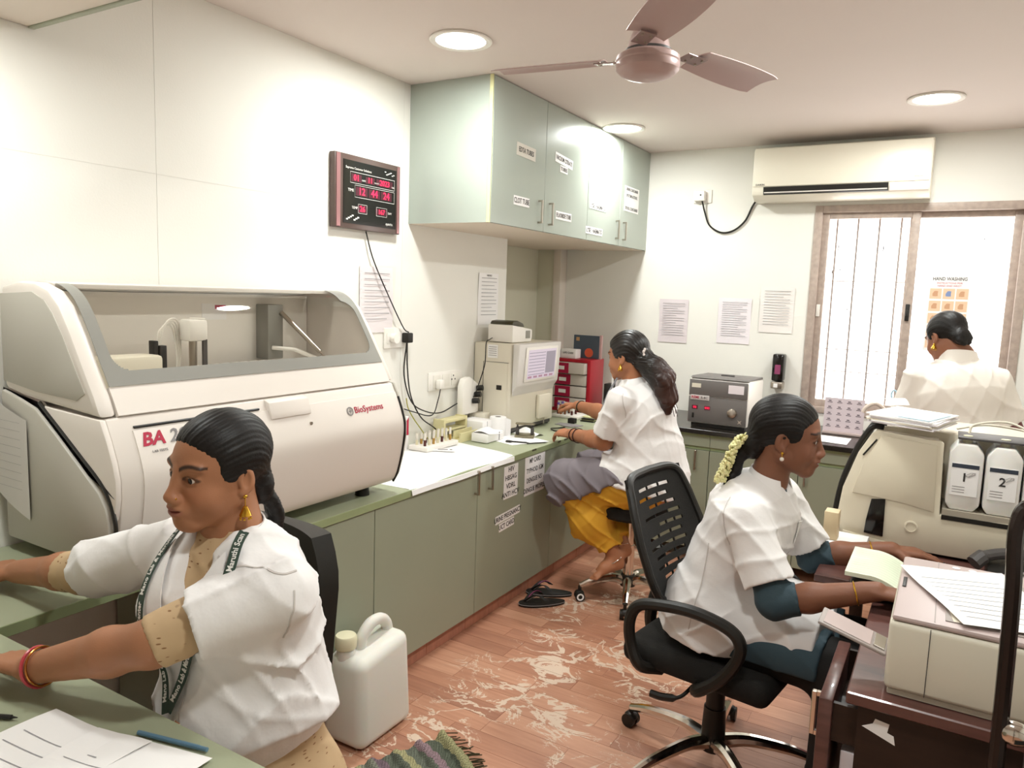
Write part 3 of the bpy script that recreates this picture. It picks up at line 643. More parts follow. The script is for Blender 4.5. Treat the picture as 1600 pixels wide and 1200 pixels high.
# ------------------------------------------------------------------ things on the left worktop
LIN = mat('bench_liner','#f0eeec',.8,bump=.1,bscale=30)
def liner(u, v):
    x = .05+.535*u; y = 2.33+.78*v+.16*(1-u)*v+.03*u*v
    z = ZT+.0022+.002*math.sin(7*u+9*v)
    if x > .5585: z -= (x-.5585)*1.0+.0; x = .5605+.2*(x-.5585)
    return (x, y, z)
tag(obj('bench_liner', MB().sheet(liner, 26, 20, .0015), LIN), 'crumpled white liner sheet spread on the worktop beside the large analyzer', 'paper')
def tube_set(parent, x, y, z, h, col, cap=None, r=.0065):
    t = obj('sample_tube', MB().cyl((x,y,z),(x,y,z+h),r,n=10), mat('tube_plastic','#d9d2c6',.2), parent, True)
    obj('contents', MB().cyl((x,y,z-.001),(x,y,z+h*.45),r+.0004,n=10), col, t, True)
    if cap: obj('cap', MB().cyl((x,y,z+h),(x,y,z+h+.014),r+.0015,n=10), cap, t, True)
SER = mat('serum','#a8823c',.3); BLD = mat('blood','#4a1512',.3); PURP = mat('purple_cap','#6d5a9e',.4); URN = mat('pale_fluid','#d8cfae',.3)
rk = thing('tube_rack', 'white tray rack full of open sample tubes beside the large analyzer', 'rack', (.14,3.08,ZT+.005))
obj('tray', MB().box((.08,2.91,ZT+.005),(.20,3.18,ZT+.03),.006), WHITE, rk, True)
for i in range(7):
    for j in range(2): tube_set(rk, .115+.05*j, 2.935+.036*i, ZT+.031, .055+.02*((i*3+j)%3)/2, (URN,SER,BLD,URN,SER,URN,BLD)[(i+j*2)%7])
wr = thing('test_tube_stand', 'pale yellow wooden test-tube stand behind the sample tubes', 'stand', (.06,3.32,ZT))
obj('base_board', MB().box((.03,3.185,ZT+.001),(.10,3.405,ZT+.018),.002).box((.03,3.185,ZT+.018),(.10,3.20,ZT+.12)).box((.03,3.39,ZT+.018),(.10,3.405,ZT+.12)), mat('yellow_pine','#dcd3a4',.5), wr, True)
obj('rail', MB().box((.03,3.2005,ZT+.10),(.10,3.3895,ZT+.115),.002), MATS['yellow_pine'], wr, True)
obj('rail', MB().box((.03,3.2005,ZT+.055),(.10,3.3895,ZT+.065),.002), MATS['yellow_pine'], wr, True)
wr2 = thing('wooden_rack', 'empty pale wooden rack lying by the white carton', 'rack', (.15,3.30,ZT))
obj('frame', MB().box((.125,3.235,ZT+.001),(.175,3.40,ZT+.012)).box((.125,3.235,ZT+.012),(.135,3.40,ZT+.06)).box((.165,3.235,ZT+.012),(.175,3.40,ZT+.05)), MATS['yellow_pine'], wr2, True)
rc = thing('red_white_carton', 'white carton with red triangle half hidden behind the large analyzer', 'box', (.07,2.86,ZT))
obj('carton', MB().box((.012,2.83,ZT+.001),(.07,2.925,.955),.002), PAPER, rc, True)
obj('red_corner', MB().prism([(2.832,.86),(2.923,.86),(2.923,.95)], .0702, .0708, 0), REDINK, rc, True)
bx = thing('carton', 'large white carton by the wall behind the tissue roll', 'box', (.11,3.47,ZT))
obj('box_body', MB().box((.05,3.41,ZT+.001),(.20,3.53,.875),.002), PAPER, bx, True); obj('flap_line', MB().box((.2002,3.455,.80),(.2006,3.457,.874)), INK, bx, True)
bx2 = thing('carton', 'small white carton with open torn lid in front of the tissue roll', 'box', (.26,3.36,ZT))
obj('box_body', MB().box((.20,3.30,ZT+.004),(.30,3.47,ZT+.05),.002), PAPER, bx2, True)
obj('lid_flap', MB().sheet(lambda u,v:(.205+.10*u,3.305+.15*v,ZT+.052+.012*math.sin(3*u+2*v)),6,6,.001), PAPER, bx2, True)
obj('stripe', MB().box((.3002,3.42,ZT+.006),(.3006,3.426,ZT+.05)), INK, bx2, True)
tr2 = thing('tissue_roll', 'white tissue roll standing between the cartons and the blood analyzer', 'tissue roll', (.215,3.545,ZT))
obj('roll', MB().lathe([(.018,.001),(.047,.001),(.048,.01),(.048,.10),(.046,.108),(.018,.108),(.018,.001)], (0,0,0), 28), PAPER, tr2)
obj('core', MB().lathe([(.0178,.002),(.0178,.107),(.016,.107),(.016,.002),(.0178,.002)], n=20), mat('core_card','#6d5f50',.8), tr2)
obj('loose_end', MB().sheet(lambda u,v:(.048*math.cos(.2)+.02*u,.01+.02*u,.004+.10*v-.01*u),5,5,.0006), PAPER, tr2)
PUNM = mat('punch_metal','#8f8770',.3,metal=.8)
hp = thing('hole_punch', 'metal two-hole punch standing on papers by the worktop edge', 'hole punch', (.36,3.60,ZT+.003))
obj('base', MB().box((-.055,-.045,0),(.055,.045,.016),.006), PUNM, hp)
for s in (-1,1): obj('post', MB().box((s*.042-.009,-.018,.0162),(s*.042+.009,.018,.055),.003).cyl((s*.042,0,.05),(s*.042,0,.075),.005,n=10), DARKG, hp)
obj('lever', MB().sheet(lambda u,v:(-.05+.10*u,.028-.06*v,.062+.018*math.sin(v*2.4)),4,8,.002).box((-.055,.012,.066),(.055,.034,.074),.003), PUNM, hp)
hp.rotation_euler.z = .45
def flat_paper(pts, z, label, m=PAPER, lines=0, wob=.002, name='paper_sheet', seed=0):
    A, B, C_, D_ = [Vector((p[0],p[1],z)) for p in pts]
    f = lambda u, v: (A*(1-u)+B*u)*(1-v)+(D_*(1-u)+C_*u)*v+Vector((0,0,wob*(1+math.sin(6*u+seed))*(.3+v)*math.sin(3*v+seed)**2))
    t = tag(obj(name, MB().sheet(f, 10, 10, .0004), m), label, 'paper')
    for k in range(lines):
        v0 = .12+.76*k/lines
        obj('print_line', MB().sheet(lambda u,v: f(.1+.75*u, v0+.007*v)+Vector((0,0,.0006)), 8, 2), mat('ink_faint','#9a979a',.8), t, smooth=0)
    return t
flat_paper([(.22,3.42),(.42,3.36),(.53,3.58),(.30,3.66)], ZT+.0012, 'loose white papers lying under the hole punch', lines=4)
flat_paper([(.24,3.66),(.40,3.63),(.42,3.72),(.28,3.78)], ZT+.0014, 'folded white paper slip behind the hole punch', wob=.02)
PENM = mat('pen_black','#24211f',.35)
tag(obj('pen', MB().cyl((.36,3.41,ZT+.008),(.46,3.45,ZT+.006),.004,n=10).cyl((.46,3.45,ZT+.006),(.475,3.456,ZT+.006),.003,.001,n=10).box((.352,3.402,ZT+.004),(.385,3.424,ZT+.012),.003), PENM), 'black capped pen on the papers by the worktop edge', 'pen')
tag(obj('pen', MB().cyl((.47,3.43,ZT+.006),(.535,3.52,ZT+.006),.0035,n=10).cyl((.535,3.52,ZT+.006),(.542,3.53,ZT+.006),.0025,.0008,n=10), PENM), 'thin dark pen lying at the very edge of the worktop', 'pen')
sc1 = thing('test_cassette', 'small white test cassette lying on the liner sheet', 'test card', (.235,3.00,ZT+.006), .5)
obj('case', MB().box((-.055,-.022,.0),(.055,.022,.006),.002), PAPER, sc1); obj('window', MB().box((-.03,-.010,.0062),(.02,.010,.0066)), INKG, sc1); obj('well', MB().cyl((.036,0,.0062),(.036,0,.0067),.007,n=12), INK, sc1)
# far end of the worktop
SHX = -.09
ro = thing('drawer_organiser', 'red desk organiser with grey label drawers at the far end of the worktop', 'organiser', (.17,4.70,ZT))
obj('case', MB().box((-.02,4.60,ZT+.001),(.005,4.82,1.15),.003).box((.355,4.60,ZT+.001),(.38,4.82,1.15),.003).box((.0052,4.60,1.13),(.3548,4.82,1.15)).box((.0052,4.60,ZT+.001),(.3548,4.82,ZT+.02)).box((.0052,4.80,ZT+.021),(.3548,4.82,1.129)), RED, ro, True)
for k in range(4):
    z0 = ZT+.024+.082*k
    dr = obj('drawer', MB().box((.008,4.595 if k < 3 else 4.56,z0),(.352,4.795,z0+.074),.003), mat('drawer_clear','#cfc6bd',.3), ro, True)
    obj('label_block', MB().box((.12,4.590 if k < 3 else 4.555,z0+.002),(.235,4.5945 if k < 3 else 4.5595,z0+.072)), mat('crimson_label','#a8123f',.5), dr, True, smooth=0)
    obj('white_tag', MB().box((.15,4.588 if k < 3 else 4.553,z0+.025),(.205,4.5898 if k < 3 else 4.5548,z0+.05)), PAPER, dr, True, smooth=0)
fo = thing('folder', 'blue grey catalogue with orange circle standing on the red organiser', 'folder', (.27,4.74,1.152))
obj('cover', MB().box((.18,4.735,1.1515),(.375,4.75,1.31),.002,1), mat('slate_blue','#4c5763',.5), fo, True)
obj('circle', MB().cyl((.30,4.7345,1.19),(.30,4.7335,1.19),.032,n=24), mat('coral','#d9603f',.5), fo, True); obj('patch', MB().box((.20,4.7335,1.27),(.225,4.7345,1.295)), mat('tan_patch','#c49a6a',.6), fo, True)
obj('edge_strip', MB().box((.376,4.737,1.1515),(.392,4.757,1.315),.001), mat('pink_strip','#c9a3a0',.6), fo, True)
for k,(x0,x1,yy,h,lb,t) in enumerate(((.04,.13,4.62,.05,'cream reagent box on the red organiser beside the screen','TEST KIT'),(.135,.25,4.63,.062,'white reagent box with printed lettering below the folder','LIFE CARE'))):
    q = thing('reagent_box', lb, 'box', ((x0+x1)/2,yy+.04,1.151)); obj('box_body', MB().box((x0,yy,1.1512),(x1,yy+.08,1.1512+h),.002), PAPER, q, True)
    txt(t, .018, frame(((x0+x1)/2,yy-.001,1.1512+h*.6),(1,0,0),(0,0,1)), INK, q)
for q in [o for o in COL.objects if o.name.split('.')[0] in ('drawer_organiser','folder','reagent_box') and o.parent is None]: q.location.x += SHX
pb = thing('pump_bottle', 'small white pump bottle behind the seated woman\'s forearm', 'bottle', (.46,4.72,ZT))
obj('bottle', MB().lathe([(0,.001),(.03,.001),(.032,.01),(.032,.10),(.026,.125),(.012,.135),(.012,.15),(0,.15)], n=20), WHITE, pb)
obj('pump', MB().cyl((0,0,.15),(0,0,.18),.006,n=10).box((-.008,-.03,.178),(.008,.012,.19),.003), BLACK, pb)
bc = thing('leaflet_holder', 'black wire holder with hanging strips by the red organiser', 'holder', (.42,4.66,ZT))
obj('holder', MB().box((.385,4.62,ZT+.001),(.43,4.70,1.0),.004), BLACK, bc, True)
for k in range(4): obj('strip', MB().sheet(lambda u,v:(.432+.008*k+.012*u,4.64+.016*k,1.13-.06*k-.20*v+.01*u),2,6,.001), (PAPER,DARKG,PAPERP,BLACK)[k], bc, True)
vt = thing('vial_tray', 'white tray of purple-capped sample vials near the blood analyzer', 'tray', (.24,4.42,ZT))
obj('tray', MB().box((.14,4.33,ZT+.001),(.34,4.50,ZT+.022),.005), WHITE, vt, True)
for i in range(3):
    for j in range(2): tube_set(vt, .18+.05*i, 4.36+.06*j, ZT+.0225, .06, BLD, PURP, .007)
obj('printed_box', MB().box((.155,4.455,ZT+.023),(.245,4.49,ZT+.085),.002), PAPER, vt, True)
bb = tag(obj('ink_block', MB().box((.34,4.18,ZT+.001),(.385,4.22,ZT+.032),.003), BLACK), 'small black block on the worktop behind the woman\'s wrist', 'block')
tag(obj('glass_slides', MB().box((.30,4.08,ZT+.001),(.46,4.16,ZT+.004),.001).box((.36,4.05,ZT+.0045),(.44,4.07,ZT+.006)), INKG), 'thin glass slides lying by the small black block', 'slides')
st2 = thing('sample_cards', 'stack of black and yellow cards behind the vial tray', 'cards', (.40,4.38,ZT))
for k in range(5): obj('card', MB().box((.37+.004*k,4.30+.01*(k%2),ZT+.001+.007*k),(.46+.003*k,4.44,ZT+.007+.007*k),.001), (BLACK,YEDGE,BLACK,PAPER,YEDGE)[k], st2, True)
ms = tag(obj('cable_coil', MB().tube([(.40+.035*math.cos(t),3.93+.06*math.sin(t),ZT+.006+.004*math.sin(2*t)) for t in [i*2*PI/24 for i in range(24)]],.004,6,closed=True), CORD), 'black cable loop on the worktop behind the woman\'s hand', 'cord')

# ------------------------------------------------------------------ things along the back wall
cf = thing('centrifuge', 'grey fronted bench centrifuge with red digits on the granite worktop', 'centrifuge', (1.21,4.62,.82))
GREYC = mat('centrifuge_grey','#6e6966',.5,bump=.05,bscale=400)
obj('body', MB().prism([(4.422,.845),(4.80,.845),(4.80,1.10),(4.46,1.115),(4.422,1.105)], 1.03, 1.385, 0, .006), WHITE, cf, True)
obj('front_panel', MB().box((1.034,4.414,.85),(1.381,4.4215,1.006),.003), GREYC, cf, True)
obj('lid_front', MB().box((1.034,4.412,1.010),(1.381,4.4215,1.108),.004), GREYC, cf, True)
obj('lid_top', MB().prism([(4.43,1.1165),(4.46,1.1165),(4.795,1.102),(4.795,1.116),(4.46,1.126)], 1.034, 1.381, 0, .002), GREYC, cf, True)
obj('lid_handle', MB().box((1.17,4.60,1.118),(1.25,4.63,1.130),.004), DARKG, cf, True)
kn = obj('knob', MB().lathe([(.028,0),(.026,.018),(.016,.022),(0,.022)], M=Matrix.Rotation(PI/2,3,'X'), c=(1.30,4.4135,.925)), STEEL, cf, True)
for xx in (1.075,1.15): obj('digit_window', MB().box((xx-.018,4.4125,.928),(xx+.018,4.4139,.952)), DIGBG, cf, True, smooth=0); txt('00' if xx < 1.1 else '000', .02, frame((xx,4.4118,.94),(1,0,0),(0,0,1)), DIG, cf, name='digits')
obj('switch', MB().box((1.06,4.411,.875),(1.072,4.4139,.905),.001), BLACK, cf, True)
nb = obj('name_plate', MB().box((1.045,4.4095,.985),(1.16,4.4118,1.015),.006), mat('plate_grey','#c9c2bf',.5), cf, True)
txt('REMI', .022, frame((1.075,4.409,1.0),(1,0,0),(0,0,1)), REDINK, cf, bold=.02); txt('R-8C', .020, frame((1.13,4.409,1.0),(1,0,0),(0,0,1)), INK, cf)
obj('sticker', MB().box((1.05,4.4095,1.06),(1.105,4.4118,1.085)), CREAM, cf, True); obj('sticker', MB().box((1.27,4.4085,1.04),(1.36,4.4118,1.09)), PAPERP, cf, True)
for a in range(4):
    t = a*PI/2+PI/4; obj('star_ray', MB().add([(1.345+.018*math.cos(t),4.4130,.875+.018*math.sin(t)),(1.345+.005*math.cos(t+.8),4.4130,.875+.005*math.sin(t+.8)),(1.345,4.4125,.875),(1.345+.005*math.cos(t-.8),4.4130,.875+.005*math.sin(t-.8))],[(0,1,2,3)]), STEEL, cf, True)
obj('base', MB().box((1.05,4.44,.8215),(1.37,4.78,.8445)), BLACK, cf, True)
s3 = thing('wall_socket', 'small white socket with dark plug low on the back wall beside the centrifuge', 'socket', (.96,YB-.005,.86))
obj('plate', MB().box((.90,YB-.012,.90),(1.01,YB-.0005,.985),.003), WHITE, s3, True); obj('plug', MB().box((.94,YB-.05,.91),(.98,YB-.0125,.95),.006), DARKG, s3, True)
cord([(.96,YB-.05,.92),(.97,YB-.14,.86),(1.0,YB-.3,.826),(1.03,YB-.35,.832)], cf, .004)
dp = thing('soap_dispenser', 'black wall dispenser with pink window beside the window frame', 'dispenser', (1.436,YB-.05,1.03))
obj('case', MB().box((1.402,YB-.085,1.085),(1.472,YB-.0005,1.257),.010), BLACKG, dp, True)
obj('pink_window', MB().box((1.420,YB-.087,1.13),(1.455,YB-.0853,1.19),.0008,1), mat('pink_soap','#8d3f63',.2), dp, True)
obj('lever', MB().box((1.402,YB-.088,1.036),(1.472,YB-.0005,1.08),.006), STEEL, dp, True); obj('nozzle_plate', MB().box((1.42,YB-.0895,1.045),(1.445,YB-.0883,1.07)), PAPER, dp, True)
cdp = thing('display_card', 'lilac card printed with rows of tiny logos standing under the window', 'card', (1.87,4.75,.82))
obj('card', MB().box((1.757,4.752,.835),(1.975,4.757,1.035), M=None), mat('card_lilac','#cdbfc4',.6), cdp, True, smooth=0)
for i in range(4):
    for j in range(5): obj('logo_mark', MB().box((1.772+.053*i,4.7512,.862+.036*j),(1.80+.053*i,4.7518,.866+.036*j)).box((1.778+.053*i,4.7512,.870+.036*j),(1.793+.053*i,4.7518,.876+.036*j)), mat('card_ink','#6b6067',.7), cdp, True, smooth=0)
obj('foot', MB().box((1.757,4.72,.8212),(1.975,4.80,.8345),.002), mat('card_foot','#b3a09b',.5), cdp, True)
fct = thing('faucet', 'white gooseneck faucet beside the lilac card', 'faucet', (2.08,4.62,.82))
obj('spout', MB().tube(bez([(2.085,4.62,.822),(2.088,4.62,.98),(2.075,4.618,1.02),(2.035,4.61,1.04),(1.995,4.60,1.015),(1.98,4.597,.985)],6),.011,10), mat('pipe_beige','#cfc0b4',.3), fct, True)
obj('base', MB().cyl((2.085,4.62,.8212),(2.085,4.62,.85),.024,n=20), CHROME, fct, True)
br = thing('bottle_brush', 'pale blue brush handle leaning by the window frame', 'brush', (2.125,4.75,.82))
obj('handle', MB().tube([(2.12,4.72,.8212),(2.115,4.73,.95),(2.12,4.74,1.06)],.008,8), mat('pale_blue','#a9c9d6',.4), br, True); obj('loop', MB().tube([(2.12+.014*math.cos(t),4.742,1.085+.025*math.sin(t)) for t in [i*PI/8 for i in range(16)]],.005,6,closed=True), MATS['pale_blue'], br, True)
tag(obj('paper_sheet', MB().sheet(lambda u,v:(1.76+.17*u,4.42+.22*v,.8215+.001*math.sin(5*u)),4,4,.0004), PAPER), 'white sheet lying on the granite worktop below the lilac card', 'paper')
# air conditioner
ac = thing('air_conditioner', 'white split air conditioner above the window', 'air conditioner', (1.72,YB-.1,2.205))
ACM = mat('ac_cream','#ece5d4',.35)
obj('body', MB().prism([(YB-.001,2.205),(YB-.13,2.205),(YB-.19,2.235),(YB-.205,2.275),(YB-.205,2.50),(YB-.18,2.522),(YB-.001,2.522)], 1.225, 2.195, 0, .008), ACM, ac, True)
obj('front_panel', MB().box((1.232,YB-.212,2.285),(2.188,YB-.2055,2.512),.003), ACM, ac, True)
obj('vent_slot', MB().prism([(YB-.2075,2.282),(YB-.201,2.240),(YB-.1885,2.236),(YB-.195,2.284)], 1.295, 1.985, 0), BLACK, ac, True)
obj('louvre', MB().prism([(YB-.203,2.252),(YB-.200,2.246),(YB-.203,2.245),(YB-.207,2.252)], 1.30, 1.98, 0), WHITE, ac, True)
obj('display_end', MB().box((1.99,YB-.2095,2.236),(2.185,YB-.19,2.28),.003), mat('ac_pinkish','#e6d3c9',.35), ac, True)
txt('DAIKIN', .016, frame((1.275,YB-.2125,2.295),(1,0,0),(0,0,1)), INK, ac, bold=.01); txt('inverter', .014, frame((2.135,YB-.2125,2.31),(1,0,0),(0,0,1)), INKG, ac)
s4 = thing('wall_socket', 'white switch socket with plug on the back wall left of the air conditioner', 'socket', (.86,YB-.005,2.215))
obj('plate', MB().box((.80,YB-.010,2.222),(.922,YB-.0005,2.308),.003), WHITE, s4, True); obj('plug', MB().box((.81,YB-.055,2.232),(.885,YB-.0105,2.30),.008), WHITE, s4, True); obj('neon', MB().cyl((.86,YB-.0565,2.27),(.86,YB-.0545,2.27),.006,n=10), BLACK, s4, True)
cord([(.87,YB-.045,2.232),(.885,YB-.02,2.16),(.92,YB-.012,2.075),(1.0,YB-.012,2.028),(1.08,YB-.012,2.04),(1.15,YB-.012,2.10),(1.19,YB-.012,2.19),(1.215,YB-.02,2.225),(1.23,YB-.04,2.235)], ac, .006)

# ------------------------------------------------------------------ ceiling fan
fn = thing('ceiling_fan', 'mauve three-blade ceiling fan hanging from the ceiling', 'fan', (1.585,2.033,H-.001))
FANM = mat('fan_mauve','#c0a5a1',.35,metal=.15); zb = 2.245-H
obj('canopy', MB().lathe([(0,0),(.05,0),(.058,-.02),(.05,-.075),(.026,-.105),(0,-.105)], n=28), FANM, fn)
obj('rod', MB().cyl((0,0,-.10),(0,0,zb+.09),.012,n=14), FANM, fn)
obj('lower_canopy', MB().lathe([(.013,zb+.128),(.026,zb+.115),(.050,zb+.055),(.060,zb+.018),(.0,zb+.018)], n=28), FANM, fn)
obj('collar', MB().lathe([(0,zb+.0178),(.064,zb+.0178),(.066,zb+.008),(0,zb+.008)], n=28), DARKG, fn)
obj('motor', MB().lathe([(0,zb+.0075),(.075,zb+.0075),(.086,zb+.0),(.088,zb-.012),(.086,zb-.016),(.088,zb-.020),(.086,zb-.035),(.074,zb-.046),(.068,zb-.047),(.062,zb-.052),(.04,zb-.056),(0,zb-.057)], n=40), FANM, fn)
for k in range(3):
    a = math.radians(190+120*k); R = Matrix.Rotation(a,4,'Z') @ Matrix.Rotation(math.radians(-10),4,'X')
    bl = obj('blade', MB().sheet(lambda u,v: R @ Vector((.135+.335*u, (.052+.012*math.sin(u*2.6))*(1-2*v)*(1 if u < .97 else .92)+(0.0), zb+.004+.008*math.sin(v*PI)-.004*u)), 12, 8, .0025), FANM, fn)
    obj('blade_arm', MB().box((.08,-.022,zb+.0015),(.165,.022,zb+.0045),.001,1,M=R), mat('fan_arm','#a58f8c',.3,metal=.5), bl)
    for sx_ in (.105,.15):
        for sy in (-.012,.012): obj('screw', MB().cyl(R @ Vector((sx_,sy,zb-.002)),R @ Vector((sx_,sy,zb+.008)),.004,n=8), STEEL, bl)

# ------------------------------------------------------------------ floor things
jc = thing('jerrycan', 'translucent white plastic jerrycan standing on the floor by the base cabinets', 'jerrycan', (.68,1.945,0))
bm = bmesh.new(); bmesh.ops.create_cube(bm, size=1); bmesh.ops.scale(bm, vec=(.195,.285,.335), verts=bm.verts); bmesh.ops.translate(bm, vec=(0,0,.1685), verts=bm.verts)
for v in bm.verts:
    if v.co.z > .2: v.co.x *= .86; v.co.y *= .93; v.co.z += -.02 if v.co.y < 0 else .015
bmesh.ops.bevel(bm, geom=bm.edges[:], offset=.038, segments=5, profile=.5, affect='EDGES'); 
obj('body', MB().bm(bm), NATUR, jc)
obj('neck', MB().cyl((-.02,-.092,.30),(-.02,-.096,.345),.034,.032), NATUR, jc)
obj('cap', MB().lathe([(.036,0),(.038,.004),(.038,.040),(.034,.046),(0,.048)], c=(-.02,-.096,.342), n=24), mat('cap_cream','#dfd8b8',.45), jc)
def oval_tube(pts, rx, rz, n=12):
    mb = MB().tube(pts, 1, n); return mb
obj('handle', MB().tube(bez([(0,-.045,.31),(0,-.035,.36),(0,.005,.394),(0,.055,.396),(0,.09,.372),(0,.105,.325)],7), .021, 12), NATUR, jc)
sd = mat('sandal_black','#17140f',.6); sp = mat('sandal_strap','#3c2a33',.5); pk = mat('sandal_magenta','#8d2a5d',.5)
def sandal(x, y, rz, label):
    t = thing('sandal', label, 'sandal', (x,y,0), rz, 'pair of black sandals by the skirting')
    out = [(.122*math.cos(a)+.0,(.042+.008*math.cos(a))*math.sin(a)) for a in [i*2*PI/28 for i in range(28)]]
    obj('sole', MB().prism(out, .001, .020, 2, .003), sd, t)
    obj('sole_edge', MB().tube([(p[0]*1.005,p[1]*1.005,.012) for p in out],.0018,5,closed=True), INKG, t)
    for s in (-1,1):
        st = obj('strap', MB().sheet(lambda u,v: ((.075-.095*u)+.022*v, s*(.003+.045*u**.8), .022+.038*math.sin(u*PI*.86)+.003*v), 9, 3, .004), sd, t)
        obj('strap_trim', MB().tube([((.075-.095*u)+.006, s*(.003+.045*u**.8), .024+.038*math.sin(u*PI*.86)) for u in [i/8 for i in range(9)]],.0022,5), INKG if s > 0 else pk, st)
    return t
sandal(.685,3.265,math.atan2(.18,.20)+PI,'black sandal with thin straps, the nearer of the pair on the floor'); sandal(.655,3.40,math.atan2(.10,.20)+PI,'black sandal with magenta straps, the farther of the pair')
# rag rug
rg = bpy.data.materials.new('rag_rug'); rg.use_nodes = True; N = rg.node_tree.nodes; Lk = rg.node_tree.links; b = N['Principled BSDF']
uv = N.new('ShaderNodeAttribute'); uv.attribute_name = 'rug_uv'; sep = N.new('ShaderNodeSeparateXYZ'); Lk.new(uv.outputs['Vector'], sep.inputs[0])
cr = N.new('ShaderNodeValToRGB'); cr.color_ramp.interpolation = 'CONSTANT'; e = cr.color_ramp.elements
cols = ['#5f6453','#87727a','#6b6f5c','#a29c70','#7f7f70','#75606a','#5f6456','#a39d74','#676b5e','#8f767c','#575d4e','#9d986f']
e[0].color = lin(cols[0]); e[1].position = 1/12; e[1].color = lin(cols[1])
for i in range(2,12): q = e.new(i/12); q.color = lin(cols[i])
Lk.new(sep.outputs[0], cr.inputs[0]); nz = N.new('ShaderNodeTexNoise'); nz.inputs['Scale'].default_value = 260; tc = N.new('ShaderNodeTexCoord'); Lk.new(tc.outputs['Object'], nz.inputs[0])
mx = N.new('ShaderNodeMix'); mx.data_type = 'RGBA'; mx.blend_type = 'OVERLAY'; mx.inputs[0].default_value = .8; Lk.new(cr.outputs[0], mx.inputs[6]); Lk.new(nz.outputs[0], mx.inputs[7]); ck_ = N.new('ShaderNodeTexChecker'); ck_.inputs['Scale'].default_value = 1; mpk = N.new('ShaderNodeMapping'); mpk.inputs['Scale'].default_value = (110,60,1); Lk.new(uv.outputs['Vector'], mpk.inputs[0]); Lk.new(mpk.outputs[0], ck_.inputs[0]); ck_.inputs[1].default_value = (1,1,1,1); ck_.inputs[2].default_value = (.45,.45,.42,1)
mx2 = N.new('ShaderNodeMix'); mx2.data_type = 'RGBA'; mx2.blend_type = 'MULTIPLY'; mx2.inputs[0].default_value = .8; Lk.new(mx.outputs[2], mx2.inputs[6]); Lk.new(ck_.outputs[0], mx2.inputs[7]); Lk.new(mx2.outputs[2], b.inputs[0]); b.inputs['Roughness'].default_value = .95
def rugf(u, v):
    A = Vector((.745,1.60,0)); B = Vector((.95,2.05,0)); p = A*(1-u)+B*u
    p = p+Vector((.27,-.13,0))*(v)+Vector((-.10,.06,0))*u*(1-v)*0
    p.x += .02*math.sin(5*v); p.z = .004+.026*max(0,math.sin(u*34+1.2*math.sin(v*3)))**2*(.3+.7*u)+.004*math.sin(60*u+40*v)
    return p
mb = MB().sheet(rugf, 90, 30, .006)
rug = tag(obj('rag_rug', mb, rg, smooth=60), 'rumpled striped rag rug on the floor in front of the jerrycan', 'rug')
at = rug.data.attributes.new('rug_uv','FLOAT_VECTOR','POINT')
arr = np.zeros((len(rug.data.vertices),3),np.float32); k = 0
for rep in range(2):
    for i in range(90):
        for j in range(30): arr[k] = (i/89, j/29, 0); k += 1
at.data.foreach_set('vector', arr.ravel())
for k in range(26): obj('fringe', MB().tube([rugf(.995,k/25)+Vector((0,0,.004)), rugf(.995,k/25)+Vector((.012+.01*rnd.random(),.012,.006)), rugf(.995,k/25)+Vector((.022+.02*rnd.random(),.02+.02*rnd.random(),.002))],.002,4), MATS['olive_black'], rug)

# ------------------------------------------------------------------ papers on the desk return
flat_paper([(.98,.40),(1.24,.42),(1.25,.735),(1.015,.70)], ZT+.0015, 'white handwritten pages spread on the near desk return', PAPER, 7, .004, seed=2)
flat_paper([(1.16,.48),(1.40,.52),(1.37,.765),(1.13,.712)], ZT+.0065, 'white page with a pencilled note at the near edge of the desk return', PAPER, 3, .004, seed=3)
tag(obj('pen', MB().cyl((1.20,.742,ZT+.006),(1.325,.772,ZT+.006),.0045,n=10).cyl((1.325,.772,ZT+.006),(1.342,.776,ZT+.006),.004,n=10), mat('pen_blue','#5f8299',.3)), 'blue pen lying beside the pages on the desk return', 'pen')
tag(obj('pen', MB().cyl((.88,.60,ZT+.006),(.97,.645,ZT+.006),.0045,n=10).cyl((.97,.645,ZT+.006),(.98,.65,ZT+.006),.003,.001,n=10), PENM), 'dark pen lying at the far left of the desk return', 'pen')
# ------------------------------------------------------------------ desk, analyzer and printer on the right
dk = thing('wooden_desk', 'dark brown wooden desk carrying the printer on the right', 'desk', (2.7,2.05,0))
obj('desktop', MB().box((2.25,1.705,.722),(3.30,2.448,.75),.003,1), WOOD, dk, True)
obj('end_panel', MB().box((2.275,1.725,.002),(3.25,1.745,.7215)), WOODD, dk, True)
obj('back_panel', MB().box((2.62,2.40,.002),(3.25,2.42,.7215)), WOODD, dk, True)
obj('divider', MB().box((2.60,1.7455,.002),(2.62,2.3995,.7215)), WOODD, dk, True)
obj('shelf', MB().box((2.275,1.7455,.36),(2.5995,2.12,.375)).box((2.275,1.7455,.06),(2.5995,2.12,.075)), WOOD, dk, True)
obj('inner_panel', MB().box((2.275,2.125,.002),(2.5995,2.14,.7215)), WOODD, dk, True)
dr = obj('drawer', MB().box((2.192,1.742,.16),(2.222,2.085,.700),.004), WOOD, dk, True)
handle(dr, (2.192,1.86,.60), .10, 'z', (-1,0,0), CHROME, .006)
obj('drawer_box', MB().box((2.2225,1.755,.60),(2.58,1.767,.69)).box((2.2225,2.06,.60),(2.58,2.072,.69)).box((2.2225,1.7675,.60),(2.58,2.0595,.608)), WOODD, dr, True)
STK = [(2.285,.672),(2.352,.648),(2.348,.668),(2.335,.672),(2.338,.692),(2.310,.696),(2.306,.684)]
sk_ = obj('torn_sticker', MB().prism(STK, 1.7243, 1.7248, 1), PAPER, dk, True)
pf = mat('file_lilac','#cfc4c6',.7)
